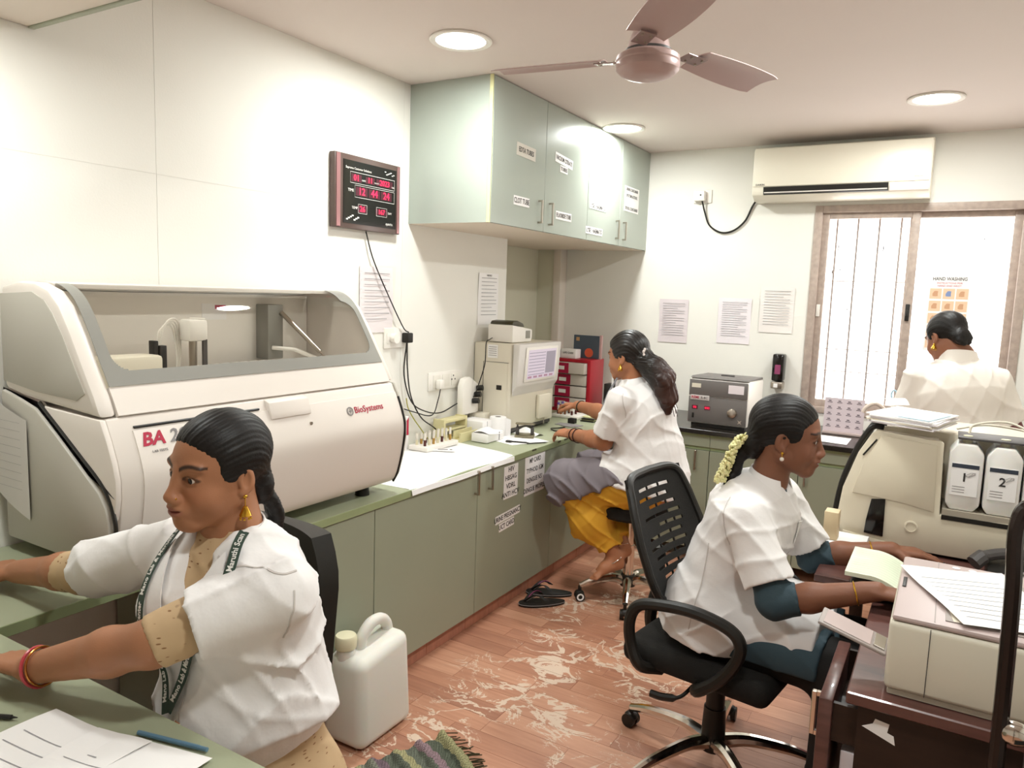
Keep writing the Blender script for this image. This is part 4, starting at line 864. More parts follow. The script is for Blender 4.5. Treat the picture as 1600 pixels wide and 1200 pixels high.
for k,(z0,z1) in enumerate(((.52,.66),(.376,.50))): tag(obj('paper_bundle', MB().box((2.245,1.76,z0 if k else .40),(2.50,2.05,z1 if k else .58),.004)if k==0 else MB().box((2.245,1.76,.08),(2.50,2.05,.27),.004), pf), ('white file bundle on the upper desk shelf behind the open drawer','white file bundle on the lower desk shelf')[k], 'papers')
tb = thing('equipment_table', 'brown table under the cream analyzer on the right', 'table', (2.65,2.95,0))
obj('table_top', MB().box((2.07,2.452,.715),(3.30,3.55,.74),.003,1), WOOD, tb, True)
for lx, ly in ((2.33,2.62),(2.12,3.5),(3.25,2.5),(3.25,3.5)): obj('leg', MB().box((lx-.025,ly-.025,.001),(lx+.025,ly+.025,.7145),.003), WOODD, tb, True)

# ------------------------------------------------------------------ second analyzer
A2 = 2.86
a2 = thing('coagulation_analyzer', 'cream floor-side analyzer with curved black edge and reagent bottle bay on the right', 'analyzer', (2.6,3.15,.74))
k_ = A2/2.72
def s2p(x, z): return (2.38+(x-2.38)*k_, max(.7425,1.586+(z-1.586)*k_))
A2M = mat('analyzer_cream','#ddd3bd',.45,noise=.03,nscale=4)
prof = [s2p(*q) for q in ((2.092,.76),(2.088,.832),(2.103,.97),(2.141,1.095),(2.178,1.165),(2.195,1.176),(2.376,1.162),(2.386,1.155),(2.394,.923))]+[(3.12,.915),(3.12,.752),(2.12,.752)]
obj('side_shell', MB().prism(prof, A2, A2+.03, 1, .004), A2M, a2, True)
main = [s2p(*q) for q in ((2.096,.765),(2.092,.832),(2.107,.97),(2.145,1.093),(2.182,1.160),(2.20,1.170))]+[(3.12,1.14),(3.12,.76)]
obj('chassis', MB().prism(main, A2+.17, A2+.50, 1, .006), A2M, a2, True)
obj('core', MB().prism([s2p(*q) for q in ((2.11,.77),(2.107,.832),(2.122,.97),(2.16,1.09),(2.20,1.155),(2.370,1.15),(2.378,.92))]+[(3.11,.905),(3.11,.77)], A2+.0305, A2+.1695, 1), A2M, a2, True)
obj('front_seal', MB().tube(bez([(s2p(*q)[0]-.006, A2+.035, s2p(*q)[1]+.002) for q in ((2.088,.77),(2.086,.832),(2.100,.97),(2.137,1.095),(2.170,1.165),(2.19,1.182),(2.215,1.18))],5),.010,8), BLACK, a2, True)
obj('front_seal', MB().tube(bez([(s2p(*q)[0]-.004, A2+.16, s2p(*q)[1]+.002) for q in ((2.088,.77),(2.086,.832),(2.100,.97),(2.137,1.095),(2.170,1.165),(2.19,1.182),(2.215,1.18))],5),.012,8), BLACK, a2, True)
pp = [s2p(*q) for q in ((2.133,.957),(2.16,1.06),(2.208,1.160),(2.368,1.148),(2.378,.93),(2.29,.945),(2.235,.950))]
obj('upper_door', MB().prism(pp, A2-.005, A2-.0005, 1, .0015), A2M, a2, True)
obj('black_window', MB().prism([s2p(*q) for q in ((2.194,.944),(2.236,.950),(2.238,.822),(2.180,.826),(2.183,.87))], A2-.007, A2-.0005, 1, .001), BLACKG, a2, True)
obj('lower_door', MB().prism([s2p(*q) for q in ((2.115,.822),(2.297,.80),(2.297,.768),(2.115,.768))], A2-.004, A2-.0005, 1, .001), A2M, a2, True)
c2 = s2p(2.317,.87); obj('round_cover', MB().lathe([(.021,0),(.021,.003),(.016,.004),(.016,.0015),(0,.0015)], c=(c2[0],A2-.0003,c2[1]), M=Matrix.Rotation(PI/2,3,'X')), A2M, a2, True)
v1 = s2p(2.205,1.155); v2 = s2p(2.145,1.05); obj('vent_line', MB().tube([(v1[0]-.012,A2-.001,v1[1]-.01),(v2[0]+.012,A2-.001,v2[1]+.04)],.003,6), BLACK, a2, True)
c3 = s2p(2.152,.803)
obj('hazard_sticker', MB().box((c3[0]-.012,A2-.006,c3[1]-.012),(c3[0]+.012,A2-.0045,c3[1]+.012)), mat('hazard_yellow','#d9c832',.5), a2, True); obj('hazard_sticker', MB().box((c3[0]+.02,A2-.006,c3[1]-.015),(c3[0]+.046,A2-.0045,c3[1]+.01)), mat('hazard_red','#b3184a',.5), a2, True)
txt('!', .02, frame((c3[0],A2-.0065,c3[1]),(1,0,0),(0,0,1)), INK, a2, bold=.02); txt('*', .02, frame((c3[0]+.033,A2-.0065,c3[1]-.006),(1,0,0),(0,0,1)), INK, a2)
obj('bay_floor', MB().box((2.40,A2+.001,.8885),(3.12,A2+.169,.912)), mat('bay_grey','#a69c8c',.6), a2, True)
obj('bay_rail', MB().box((2.40,A2-.004,.8775),(3.12,A2+.0005,.8925)), BLACK, a2, True)
obj('top_tray', MB().box((2.425,A2+.02,1.152),(3.1,A2+.165,1.160),.002), DARKG, a2, True)
BOT = mat('bottle_white','#e6e3de',.4,sss=.2)
for k in range(3):
    x0 = 2.402+.107*k; t = thing('reagent_bottle', ('leftmost white reagent bottle, marked 1, in the analyzer bay','white reagent bottle marked 2, right of bottle 1, in the analyzer bay','white unlabelled reagent bottle at the right edge of the bay')[k], 'bottle', (x0+.052,A2+.08,.9125), 0, 'reagent bottles in the analyzer bay')
    pr = [(x0+.018,.9125),(x0+.086,.9125),(x0+.103,.935),(x0+.103,1.105),(x0+.080,1.138),(x0+.026,1.138),(x0+.003,1.105),(x0+.003,.935)]
    b_ = obj('bottle', MB().prism(pr, A2+.012, A2+.15, 1, .007), BOT, t, True)
    obj('cap', MB().cyl((x0+.052,A2+.06,1.138),(x0+.052,A2+.06,1.162),.014,n=16), mat('cap_yellowish','#d8d3b4',.5), t, True)
    if k < 2:
        lb = obj('bottle_label', MB().box((x0+.014,A2+.0095,.965),(x0+.092,A2+.0118,1.072)), PAPER, t, True, smooth=0)
        obj('label_band', MB().box((x0+.014,A2+.0088,1.058),(x0+.092,A2+.0094,1.072)), mat('navy_band','#353b47',.5), lb, True, smooth=0)
        txt(str(k+1), .040, frame((x0+.052,A2+.0088,1.026),(1,0,0),(0,0,1)), INK, lb, bold=.02)
        for j in range(3): obj('label_print', MB().box((x0+.020,A2+.0088,.975+.009*j),(x0+.056,A2+.0093,.977+.009*j)), INKG, lb, True, smooth=0)
        obj('scribble', MB().tube([(x0+.070+.012*math.cos(t_)*(1+.4*math.sin(3*t_)),A2+.0085,1.038+.008*math.sin(t_*1.3)) for t_ in [i*.7 for i in range(14)]],.0006,4), INKG, lb, True)
obj('tubing', MB().tube(bez([(2.455,A2+.06,1.17),(2.47,A2+.07,1.20),(2.56,A2+.09,1.215),(2.63,A2+.07,1.19),(2.665,A2+.06,1.165)],6),.004,6), CREAM, a2, True)
obj('tubing', MB().tube(bez([(2.42,A2+.10,1.175),(2.50,A2+.12,1.195),(2.60,A2+.12,1.19),(2.72,A2+.10,1.17)],6),.004,6), CREAM, a2, True)
ps_ = thing('paper_stack', 'stack of reports with a blue sheet on top of the cream analyzer', 'papers', (2.29,2.98,1.185))
for k in range(7):
    M = Matrix.Translation((2.285+.004*math.sin(k*2),2.965,1.180+.0045*k)) @ Matrix.Rotation(-.25+.07*math.sin(k*1.7),4,'Z') @ Matrix.Rotation(.03,4,'Y')
    obj('sheet', MB().box((-.105,-.14,0),(.105,.14,.004),M=M), (PAPERP,PAPER,mat('paper_cream','#e6dcc8',.8),PAPER,PAPERP,PAPER,PAPER)[k], ps_, True, smooth=0)
obj('blue_sheet', MB().box((.0,-.13,.0),(.10,.08,.0015),M=Matrix.Translation((2.28,2.965,1.2125)) @ Matrix.Rotation(-.3,4,'Z')@ Matrix.Rotation(.03,4,'Y')), mat('pale_blue_sheet','#b6d0dc',.8), ps_, True, smooth=0)
flap = tag(obj('paper_sheet', MB().sheet(lambda u,v:(2.205-.03*v+.06*u,3.04+.06*u,1.225+.07*v-.05*v*v),6,6,.0006), PAPER), 'curled white page standing up beside the report stack', 'paper')

# ------------------------------------------------------------------ printer
prt = thing('laser_printer', 'white laser printer with grey top on the dark wooden desk', 'printer', (2.6,1.95,.75))
PRW = mat('printer_white','#d6cfbd',.45); PRG = mat('printer_grey','#b9a7a3',.4); PRT = mat('printer_tray','#9e938d',.5)
obj('body', MB().box((2.318,1.735,.765),(2.74,2.185,.918),.012,3), PRW, prt, True)
obj('base', MB().box((2.325,1.745,.7512),(2.73,2.18,.7645),.003), mat('printer_base','#c8bfae',.5), prt, True)
obj('top_cover', MB().box((2.322,1.739,.9185),(2.736,2.181,.932),.006), PRG, prt, True)
obj('side_seam', MB().box((2.395,1.7335,.768),(2.3965,1.7352,.918)), DARKG, prt, True)
obj('top_seam', MB().box((2.40,1.745,.9322),(2.402,2.175,.9328)), PRT, prt, True)
obj('paper_bay', MB().box((2.42,1.765,.9322),(2.72,2.09,.9345),.001), PRT, prt, True)
obj('button_slot', MB().box((2.330,1.93,.9322),(2.338,2.0,.9345),.001), BLACK, prt, True)
for k in range(4): obj('indicator', MB().cyl((2.44+.035*k,2.15-.003*k,.9322),(2.44+.035*k,2.15-.003*k,.9336),.009,n=14), PAPERP, prt, True)
ft = obj('feed_tray', MB().box((-.15,-.048,-.004),(.0,.048,.004),.0035,2,M=Matrix.Translation((2.315,1.835,.815)) @ Matrix.Rotation(.28,4,'Y')), PRT, prt, True)
obj('tray_inset', MB().box((-.14,-.04,.0042),(-.035,.04,.0056),.001,1,M=Matrix.Translation((2.315,1.835,.815)) @ Matrix.Rotation(.28,4,'Y')), PRG, ft, True)
obj('tray_stop', MB().box((-.03,-.035,.0042),(-.006,.035,.008),.001,1,M=Matrix.Translation((2.315,1.835,.815)) @ Matrix.Rotation(.28,4,'Y')), CHROME, ft, True)
flat_paper([(2.435,1.765),(2.60,1.79),(2.55,2.02),(2.40,2.01)], .9352, 'cream form lying in the printer\'s output bay', mat('paper_cream','#e6dcc8',.8), 6, .001)
flat_paper([(2.452,1.745),(2.66,1.80),(2.535,2.14),(2.318,2.055)], .9405, 'white printed report lying across the top of the printer', PAPER, 9, .003, seed=1)
# telephone
ph = thing('telephone', 'black desk telephone with coiled cord beside the cream analyzer', 'telephone', (2.62,2.68,.74))
obj('body', MB().prism([(2.57,.741),(2.80,.741),(2.80,.800),(2.72,.795),(2.57,.765)], 2.535, 2.76, 0, .006), BLACK, ph, True)
for i in range(4):
    for j in range(4): obj('key', MB().box((2.60+.024*i,2.60+.026*j,.772+.005*j),(2.618+.024*i,2.617+.026*j,.779+.005*j),.002,1), RED if (i,j)==(3,2) else INKG, ph, True)
obj('handset', MB().tube(bez([(2.50,2.70,.792),(2.53,2.725,.815),(2.60,2.765,.825),(2.69,2.80,.815),(2.73,2.82,.80)],6),.019,10,rs=[.024]*6+[.017]*14+[.024]*5), DARKG, ph, True)
n = 110; hel = []
for i in range(n):
    t = i/(n-1); cpt = Vector((2.37+.16*t, 2.70-.03*math.sin(t*PI)+.0*t, .762+.01*math.sin(t*6))); a = t*2*PI*20
    hel.append(cpt+Vector((.0,.011*math.cos(a),.011*math.sin(a))))
obj('coiled_cord', MB().tube(hel,.003,5), BLACK, ph, True)
# ledger on a black tray
lt_ = tag(obj('paper_tray', MB().box((2.185,2.29,.7512),(2.36,2.44,.785),.004).box((2.19,2.30,.7852),(2.355,2.435,.788)), BLACK), 'black plastic tray under the open ledger', 'tray')
lg = thing('ledger', 'open ledger with pale green ruled pages beside the printer', 'book', (2.25,2.40,.79))
PGM = mat('ledger_page','#dfe6cf',.8)
def ledf(u, v): return Vector((2.172+.15*u, 2.29+.26*v, .792+.03*math.sin(min(1,(1-u)*1.6)*PI*.55)*(1) -.0*v))
lp_ = obj('page_block', MB().sheet(lambda u,v: ledf(u,v), 12, 4, .012), PGM, lg, True)
for k in range(11): obj('ruled_line', MB().sheet(lambda u,v: ledf(.06+.9*u, .06+.08*k+.006*v)+Vector((0,0,.0012)), 8, 2), mat('rule_green','#b5c9a8',.8), lp_, True, smooth=0)
# spiral notebooks on the table corner
nbk = thing('notebook_stack', 'short stack of spiral notebooks behind the woman\'s elbow', 'notebook', (2.10,2.74,.741))
for k in range(3): obj('notebook', MB().box((2.03+.003*k,2.66,.7412+.014*k),(2.19,2.83,.754+.014*k),.001), (PAPER,mat('card_purple','#6a5a86',.6),PAPER)[k], nbk, True)
for k in range(8): obj('spiral_ring', MB().tube([(2.032+.012*math.cos(a),2.67+.02*k,.765+.020*math.sin(a)) for a in [i*PI/5 for i in range(10)]],.0018,4,closed=True), CHROME, nbk, True)
stk = tag(obj('carton', MB().box((2.055,2.70,.7835),(2.10,2.76,.88),.002), mat('carton_tan','#cdb894',.6)), 'small tan carton standing on the spiral notebooks', 'box')

# ------------------------------------------------------------------ mesh-back office chair
def star_base(t, rad, a0, chrome, zhub=.10, caps=True):
    for k in range(5):
        a = math.radians(a0+72*k); d = Vector((math.cos(a),math.sin(a),0))
        pts = bez([d*.03+Vector((0,0,zhub)), d*rad*.35+Vector((0,0,zhub+.012)), d*rad*.75+Vector((0,0,zhub-.005)), d*rad+Vector((0,0,zhub-.03))],5)
        lg_ = obj('base_leg', MB().tube(pts,.02,10,rs=[.026-.012*i/(len(pts)-1) for i in range(len(pts))]), chrome, t)
        c = d*rad; n = Vector((-d.y,d.x,0))
        cs = obj('caster', MB().cyl(c-n*.024+Vector((0,0,.0255)), c-n*.006+Vector((0,0,.0255)),.025,n=18).cyl(c+n*.006+Vector((0,0,.0255)), c+n*.024+Vector((0,0,.0255)),.025,n=18).cyl(c+Vector((0,0,.025)), c+Vector((0,0,zhub-.03)),.009,n=10).ball(c+Vector((0,0,.036)),(.026,.026,.020),10), BLACK, t)
        if caps:
            for s in (-1,1): obj('wheel_cap', MB().lathe([(.011,0),(.019,0),(.019,.002),(.011,.002),(.011,0)], c=c+n*s*.0235+Vector((0,0,.0255)), M=n.to_track_quat('Z','Y').to_matrix(), n=18), PAPER, cs)
    obj('hub', MB().lathe([(0,zhub-.03),(.04,zhub-.03),(.045,zhub),(.036,zhub+.03),(0,zhub+.03)], n=20), BLACK, t)
c3_ = thing('office_chair', 'black office chair with slotted back and loop arms under the woman at the printer', 'chair', (1.80,2.42,0), math.radians(-8))
star_base(c3_, .335, 166+8, CHROME, caps=False)
obj('gas_column', MB().cyl((0,0,.13),(0,0,.36),.031,n=20).cyl((0,0,.125),(0,0,.22),.040,.036,n=20), BLACK, c3_)
obj('mechanism', MB().box((-.13,-.09,.345),(.12,.09,.392),.01), BLACK, c3_)
obj('tilt_lever', MB().tube(bez([(.0,-.09,.37),(-.01,-.16,.36),(-.03,-.22,.335),(-.08,-.24,.325),(-.12,-.245,.325)],5),.007,8,rs=[.006]*12+[.012]*9), BLACK, c3_)
FAB = mat('black_fabric','#15120e',.9,bump=.3,bscale=300)
obj('seat', MB().box((-.24,-.245,.393),(.25,.245,.475),.035,4), FAB, c3_)
def backp(u, v, off=0):     # u across -1..1, v up 0..1
    x = -.15-.155*v-.02*(1-u*u)*0+.035*u*u*(1-.3*v); z = .60+.385*v; return Vector((x-off,.225*u*(.86+.14*math.sin(PI*min(1,.15+v))),z))
# frame: rounded rectangle tube
loop = []
for i in range(64):
    a = 2*PI*i/64; cu_, su = math.cos(a), math.sin(a); e_ = .32
    loop.append(backp(math.copysign(abs(cu_)**e_,cu_), .5+.5*math.copysign(abs(su)**e_,su)))
obj('back_frame', MB().tube(loop,.014,10,closed=True), BLACK, c3_)
SLOTS = [(.86,-.55,.55),(.78,-.62,.42),(.70,-.30,.55),(.62,-.55,.60),(.54,-.1,.6),(.46,-.55,.5),(.38,-.6,.55),(.30,-.5,.45),(.22,-.55,.5),(.14,-.4,.5)]
rows = [0.0]
bands = []
prev = 1.0
for i,(v,a,b__) in enumerate(SLOTS):
    bands.append((v+.014, prev)); prev = v-.014
bands.append((0.0, prev))
web = obj('back_web', MB(), FAB, c3_) if False else None
for (v0,v1) in bands:
    obj('back_slat', MB().sheet(lambda u,v: backp(-1+2*u, v0+(v1-v0)*v), 12, 3, .006), FAB, c3_)
for (v,a,b__) in SLOTS:
    for u0,u1 in ((-1,a),(b__,1)): obj('slat_web', MB().sheet(lambda u,w_: backp(u0+(u1-u0)*u, v-.014+.028*w_), 5, 2, .006), FAB, c3_)
    for um in (a+(b__-a)*.33, a+(b__-a)*.7): obj('slat_bridge', MB().sheet(lambda u,w_: backp(um-.012+.024*u, v-.014+.028*w_), 2, 2, .006), FAB, c3_)
obj('back_support', MB().tube(bez([(-.10,0,.37),(-.22,0,.38),(-.26,0,.46),(-.235,0,.60),(-.25,0,.72)],6),.022,10), BLACK, c3_)
for s in (-1,1):
    y_ = s*.272
    pth = bez([(.03,s*.20,.392),(.045,y_,.405),(.11,y_,.46),(.160,y_,.535),(.168,y_,.595),(.125,y_,.632),(.01,y_,.648),(-.12,y_,.632),(-.175,y_,.605),(-.195,y_,.55),(-.185,y_,.48),(-.15,y_,.42),(-.11,s*.2,.392)],6)
    obj('armrest', MB().tube(pth,.019,10), BLACK, c3_)

# chair under the left woman
c1_ = thing('office_chair', 'black padded chair behind the woman with the lanyard', 'chair', (.895,1.02,0), math.radians(-90))
star_base(c1_, .30, 40, BLACK, caps=False)
obj('gas_column', MB().cyl((0,0,.13),(0,0,.40),.03,n=18), BLACK, c1_)
obj('seat', MB().box((-.24,-.235,.40),(.22,.235,.47),.03,4), FAB, c1_)
obj('backrest', MB().sheet(lambda u,v:(-.245-.05*v+.05*(2*u-1)**2, (-.235+.47*u)*(1-.35*max(0,v-.75)**1.5*4), .54+.44*v), 16, 12, .05), mat('black_vinyl','#1a1712',.45), c1_)
obj('back_support', MB().tube(bez([(-.1,0,.39),(-.27,0,.40),(-.32,0,.50),(-.32,0,.65)],5),.02,8), BLACK, c1_)
for s in (-1,1):
    y_ = s*.262; obj('armrest', MB().tube(bez([(-.13,s*.2,.40),(-.14,y_,.42),(-.16,y_,.58),(-.12,y_,.635),(.05,y_,.635),(.10,y_,.60),(.09,y_,.46),(.07,s*.2,.40)],6),.014,8), BLACK, c1_)

# stool under the woman in yellow trousers
st3 = thing('swivel_stool', 'chrome based swivel stool with white-rimmed casters under the woman in yellow trousers', 'stool', (1.022,3.585,0))
star_base(st3, .255, 217.5, CHROME, zhub=.11)
obj('gas_column', MB().cyl((0,0,.13),(0,0,.464),.022,n=18).cyl((0,0,.13),(0,0,.30),.028,n=18), CHROME, st3)
obj('seat', MB().lathe([(0,.465),(.17,.465),(.185,.48),(.185,.515),(.17,.53),(0,.532)], n=32), FAB, st3)
# tube chair at the right edge of the picture
c4_ = thing('visitor_chair', 'dark tube-framed chair arm at the right edge in front of the printer', 'chair', (2.75,1.35,0), 0)
DT_ = mat('dark_tube','#2b211d',.2,metal=.3)
for y_ in (1.505,1.02):
    obj('arm_frame', MB().tube(bez([(3.0,y_,1.03),(2.72,y_,1.17),(2.60,y_,1.25),(2.525,y_,1.262),(2.503,y_,1.22),(2.508,y_,1.10),(2.512,y_,.90),(2.515,y_,.60),(2.52,y_,.02)],6),.013,10), DT_, c4_, True)
    obj('rear_leg', MB().tube([(2.98,y_,1.04),(3.0,y_,.5),(3.06,y_,.02)],.012,8), DT_, c4_, True)
    obj('bracket', MB().ball((2.535,y_,.855),(.03,.018,.022),12), CHROME, c4_, True)
obj('seat', MB().box((2.56,1.05,.44),(2.97,1.48,.50),.02,3), FAB, c4_, True)
obj('backrest', MB().box((2.99,1.05,.62),(3.03,1.48,1.0),.018,3), FAB, c4_, True)
# ------------------------------------------------------------------ implicit-surface modelling for bodies, hair and clothes
def V3(p): return np.array([float(p[0]),float(p[1]),float(p[2])])
class Sdf:
    def __init__(s): s.P = []; s.M = None; s.disp = None; s.pad = 0.
    def _p(s, p):
        return V3(p) if s.M is None else V3(s.M @ Vector([float(c) for c in p]))
    def _d(s, d):
        d = Vector([float(c) for c in d]) if s.M is None else (s.M.to_3x3() @ Vector([float(c) for c in d])); return V3(d.normalized())
    def _s(s): return 1. if s.M is None else s.M.to_scale()[0]
    def cone(s, a, b, ra, rb=None, k=.02, op='u', n=None, sq=1., flat=(False,False)):
        rb = ra if rb is None else rb; sc = s._s(); a = s._p(a); b = s._p(b); ra *= sc; rb *= sc; k *= sc
        ra += s.pad; rb += s.pad
        ba = b-a; L2 = max(ba@ba,1e-9); nn = None if n is None else s._d(n); L = math.sqrt(L2)
        f0, f1 = flat
        def f(x,y,z):
            px, py, pz = x-a[0], y-a[1], z-a[2]
            tt = (px*ba[0]+py*ba[1]+pz*ba[2])/L2; t = np.clip(tt,0,1)
            wx, wy, wz = px-t*ba[0], py-t*ba[1], pz-t*ba[2]
            d2 = wx*wx+wy*wy+wz*wz
            if nn is not None:
                q = wx*nn[0]+wy*nn[1]+wz*nn[2]; d2 = d2+q*q*(1/sq**2-1)
            d = np.sqrt(d2)-(ra+(rb-ra)*t)
            if nn is not None: d = d*(sq if sq < 1 else 1)**.5
            if f0: d = np.maximum(d, -tt*L)
            if f1: d = np.maximum(d, (tt-1)*L)
            return d
        m = max(ra,rb)*max(1,sq); s.P.append((op,f,np.minimum(a,b)-m,np.maximum(a,b)+m,k)); return s
    def chain(s, pts, k=.015, **kw):
        for (a,ra),(b,rb) in zip(pts,pts[1:]): s.cone(a,b,ra,rb,k,**kw)
        return s
    def ell(s, c, r, R=None, k=.02, op='u'):
        sc = s._s(); c = s._p(c); r = np.array(r if hasattr(r,'__len__') else (r,r,r),float)*sc+s.pad; k *= sc
        Rm = np.eye(3) if R is None else np.array(R)
        if s.M is not None: Rm = np.array(s.M.to_3x3().normalized()) @ Rm
        ext = np.sqrt(((Rm*r)**2).sum(1))
        def f(x,y,z):
            px, py, pz = x-c[0], y-c[1], z-c[2]
            q = [(px*Rm[0,i]+py*Rm[1,i]+pz*Rm[2,i])/r[i] for i in range(3)]
            k0 = np.sqrt(q[0]**2+q[1]**2+q[2]**2); k1 = np.sqrt((q[0]/r[0])**2+(q[1]/r[1])**2+(q[2]/r[2])**2)+1e-6
            return k0*(k0-1)/k1
        s.P.append((op,f,c-ext,c+ext,k)); return s
    def cut(s, o, n, lo=None, hi=None, k=.004):
        """remove everything on the side n points to (inside the optional box)"""
        o = s._p(o); n = s._d(n)
        f = lambda x,y,z: -((x-o[0])*n[0]+(y-o[1])*n[1]+(z-o[2])*n[2])
        s.P.append(('s',f,V3(lo) if lo is not None else np.full(3,-1e9),V3(hi) if hi is not None else np.full(3,1e9),k)); return s
    @staticmethod
    def comb(op, F, d, k):
        if op == 'u':
            h = np.clip(.5+.5*(F-d)/k,0,1); return F+(d-F)*h-k*h*(1-h)
        h = np.clip(.5-.5*(F+d)/k,0,1); return F+(-d-F)*h+k*h*(1-h)
    def bounds(s):
        lo = np.min([p[2] for p in s.P if p[0]=='u'],0); hi = np.max([p[3] for p in s.P if p[0]=='u'],0); return lo, hi
    def field(s, xs, ys, zs):
        F = np.full((len(xs),len(ys),len(zs)),.25,np.float32)
        for op,f,lo,hi,k in s.P:
            m = k+.035 if op == 'u' else k+.004
            i0,i1 = np.searchsorted(xs,lo[0]-m),np.searchsorted(xs,hi[0]+m); j0,j1 = np.searchsorted(ys,lo[1]-m),np.searchsorted(ys,hi[1]+m); k0,k1 = np.searchsorted(zs,lo[2]-m),np.searchsorted(zs,hi[2]+m)
            if i1<=i0 or j1<=j0 or k1<=k0: continue
            x = xs[i0:i1,None,None]; y = ys[None,j0:j1,None]; z = zs[None,None,k0:k1]
            sub = F[i0:i1,j0:j1,k0:k1]; sub[...] = s.comb(op,sub,f(x,y,z).astype(np.float32),k)
        if s.disp:
            ii,jj,kk = np.nonzero(np.abs(F) < .03)
            if len(ii): F[ii,jj,kk] += s.disp(xs[ii],ys[jj],zs[kk]).astype(np.float32)
        return F
    def at(s, p):
        p = np.atleast_2d(np.asarray(p,np.float64)); F = np.full(len(p),.25)
        for op,f,lo,hi,k in s.P: F = s.comb(op,F,f(p[:,0],p[:,1],p[:,2]),k)
        if s.disp: F = F+np.where(np.abs(F)<.03, s.disp(p[:,0],p[:,1],p[:,2]), 0)
        return F
    def march(s, o, d, n=60, off=0.):
        o = np.atleast_2d(np.asarray(o,float)).copy(); d = np.asarray(d,float); d = d/np.linalg.norm(d)
        d = np.broadcast_to(d,o.shape); t = np.zeros(len(o))
        for _ in range(n): t += np.clip(s.at(o+d*t[:,None])-off,-.02,.05)*.8
        return o+d*t[:,None]
    def grad(s, p, e=.002):
        p = np.atleast_2d(p); g = np.stack([s.at(p+np.eye(3)[i]*e)-s.at(p-np.eye(3)[i]*e) for i in range(3)],1)
        return g/(np.linalg.norm(g,axis=1,keepdims=True)+1e-9)
def nets(F, xs, ys, zs, drop=None):
    S = F < 0
    c = [S[i:S.shape[0]-1+i, j:S.shape[1]-1+j, k:S.shape[2]-1+k] for i in (0,1) for j in (0,1) for k in (0,1)]
    anyv = c[0].copy(); allv = c[0].copy()
    for q in c[1:]: anyv |= q; allv &= q
    act = anyv & ~allv
    I,J,K = np.nonzero(act); n = len(I)
    idx = np.full(act.shape,-1,np.int64); idx[I,J,K] = np.arange(n)
    acc = np.zeros((n,3)); cnt = np.zeros(n)
    corners = [(i,j,k) for i in (0,1) for j in (0,1) for k in (0,1)]
    for a in corners:
        for ax in range(3):
            if a[ax]: continue
            b = list(a); b[ax] = 1
            fa = F[I+a[0],J+a[1],K+a[2]]; fb = F[I+b[0],J+b[1],K+b[2]]; m = (fa<0)!=(fb<0)
            t = np.where(m, fa/(fa-fb+1e-12), 0)
            p = np.stack([np.full(n,float(a[0])),np.full(n,float(a[1])),np.full(n,float(a[2]))],1); p[:,ax] += t
            acc[m] += p[m]; cnt[m] += 1
    p = acc/cnt[:,None]
    V = np.stack([xs[I]+p[:,0]*(xs[I+1]-xs[I]), ys[J]+p[:,1]*(ys[J+1]-ys[J]), zs[K]+p[:,2]*(zs[K+1]-zs[K])],1)
    Q = []
    for ax in range(3):
        o1,o2 = [q for q in range(3) if q != ax]
        sl0 = [slice(1,-1)]*3; sl0[ax] = slice(0,-1); sl1 = [slice(1,-1)]*3; sl1[ax] = slice(1,None)
        A = S[tuple(sl0)]; B = S[tuple(sl1)]; e = np.argwhere(A!=B)
        if not len(e): continue
        e2 = e.copy(); e2[:,o1] += 1; e2[:,o2] += 1
        fl = S[tuple(e2.T)]
        def cell(d1,d2):
            q = e2.copy(); q[:,o1] -= d1; q[:,o2] -= d2
            return idx[tuple(q.T)]
        q = np.stack([cell(1,1),cell(0,1),cell(0,0),cell(1,0)],1)
        flip = fl if ax != 1 else ~fl
        q = np.where(flip[:,None], q, q[:,::-1]); Q.append(q)
    Q = np.concatenate(Q); Q = Q[(Q>=0).all(1)]
    if drop is not None:
        bad = np.zeros(n,bool)
        for lo,hi in drop: bad |= ((V>lo)&(V<hi)).all(1)
        Q = Q[~bad[Q].all(1)]
    return V, Q
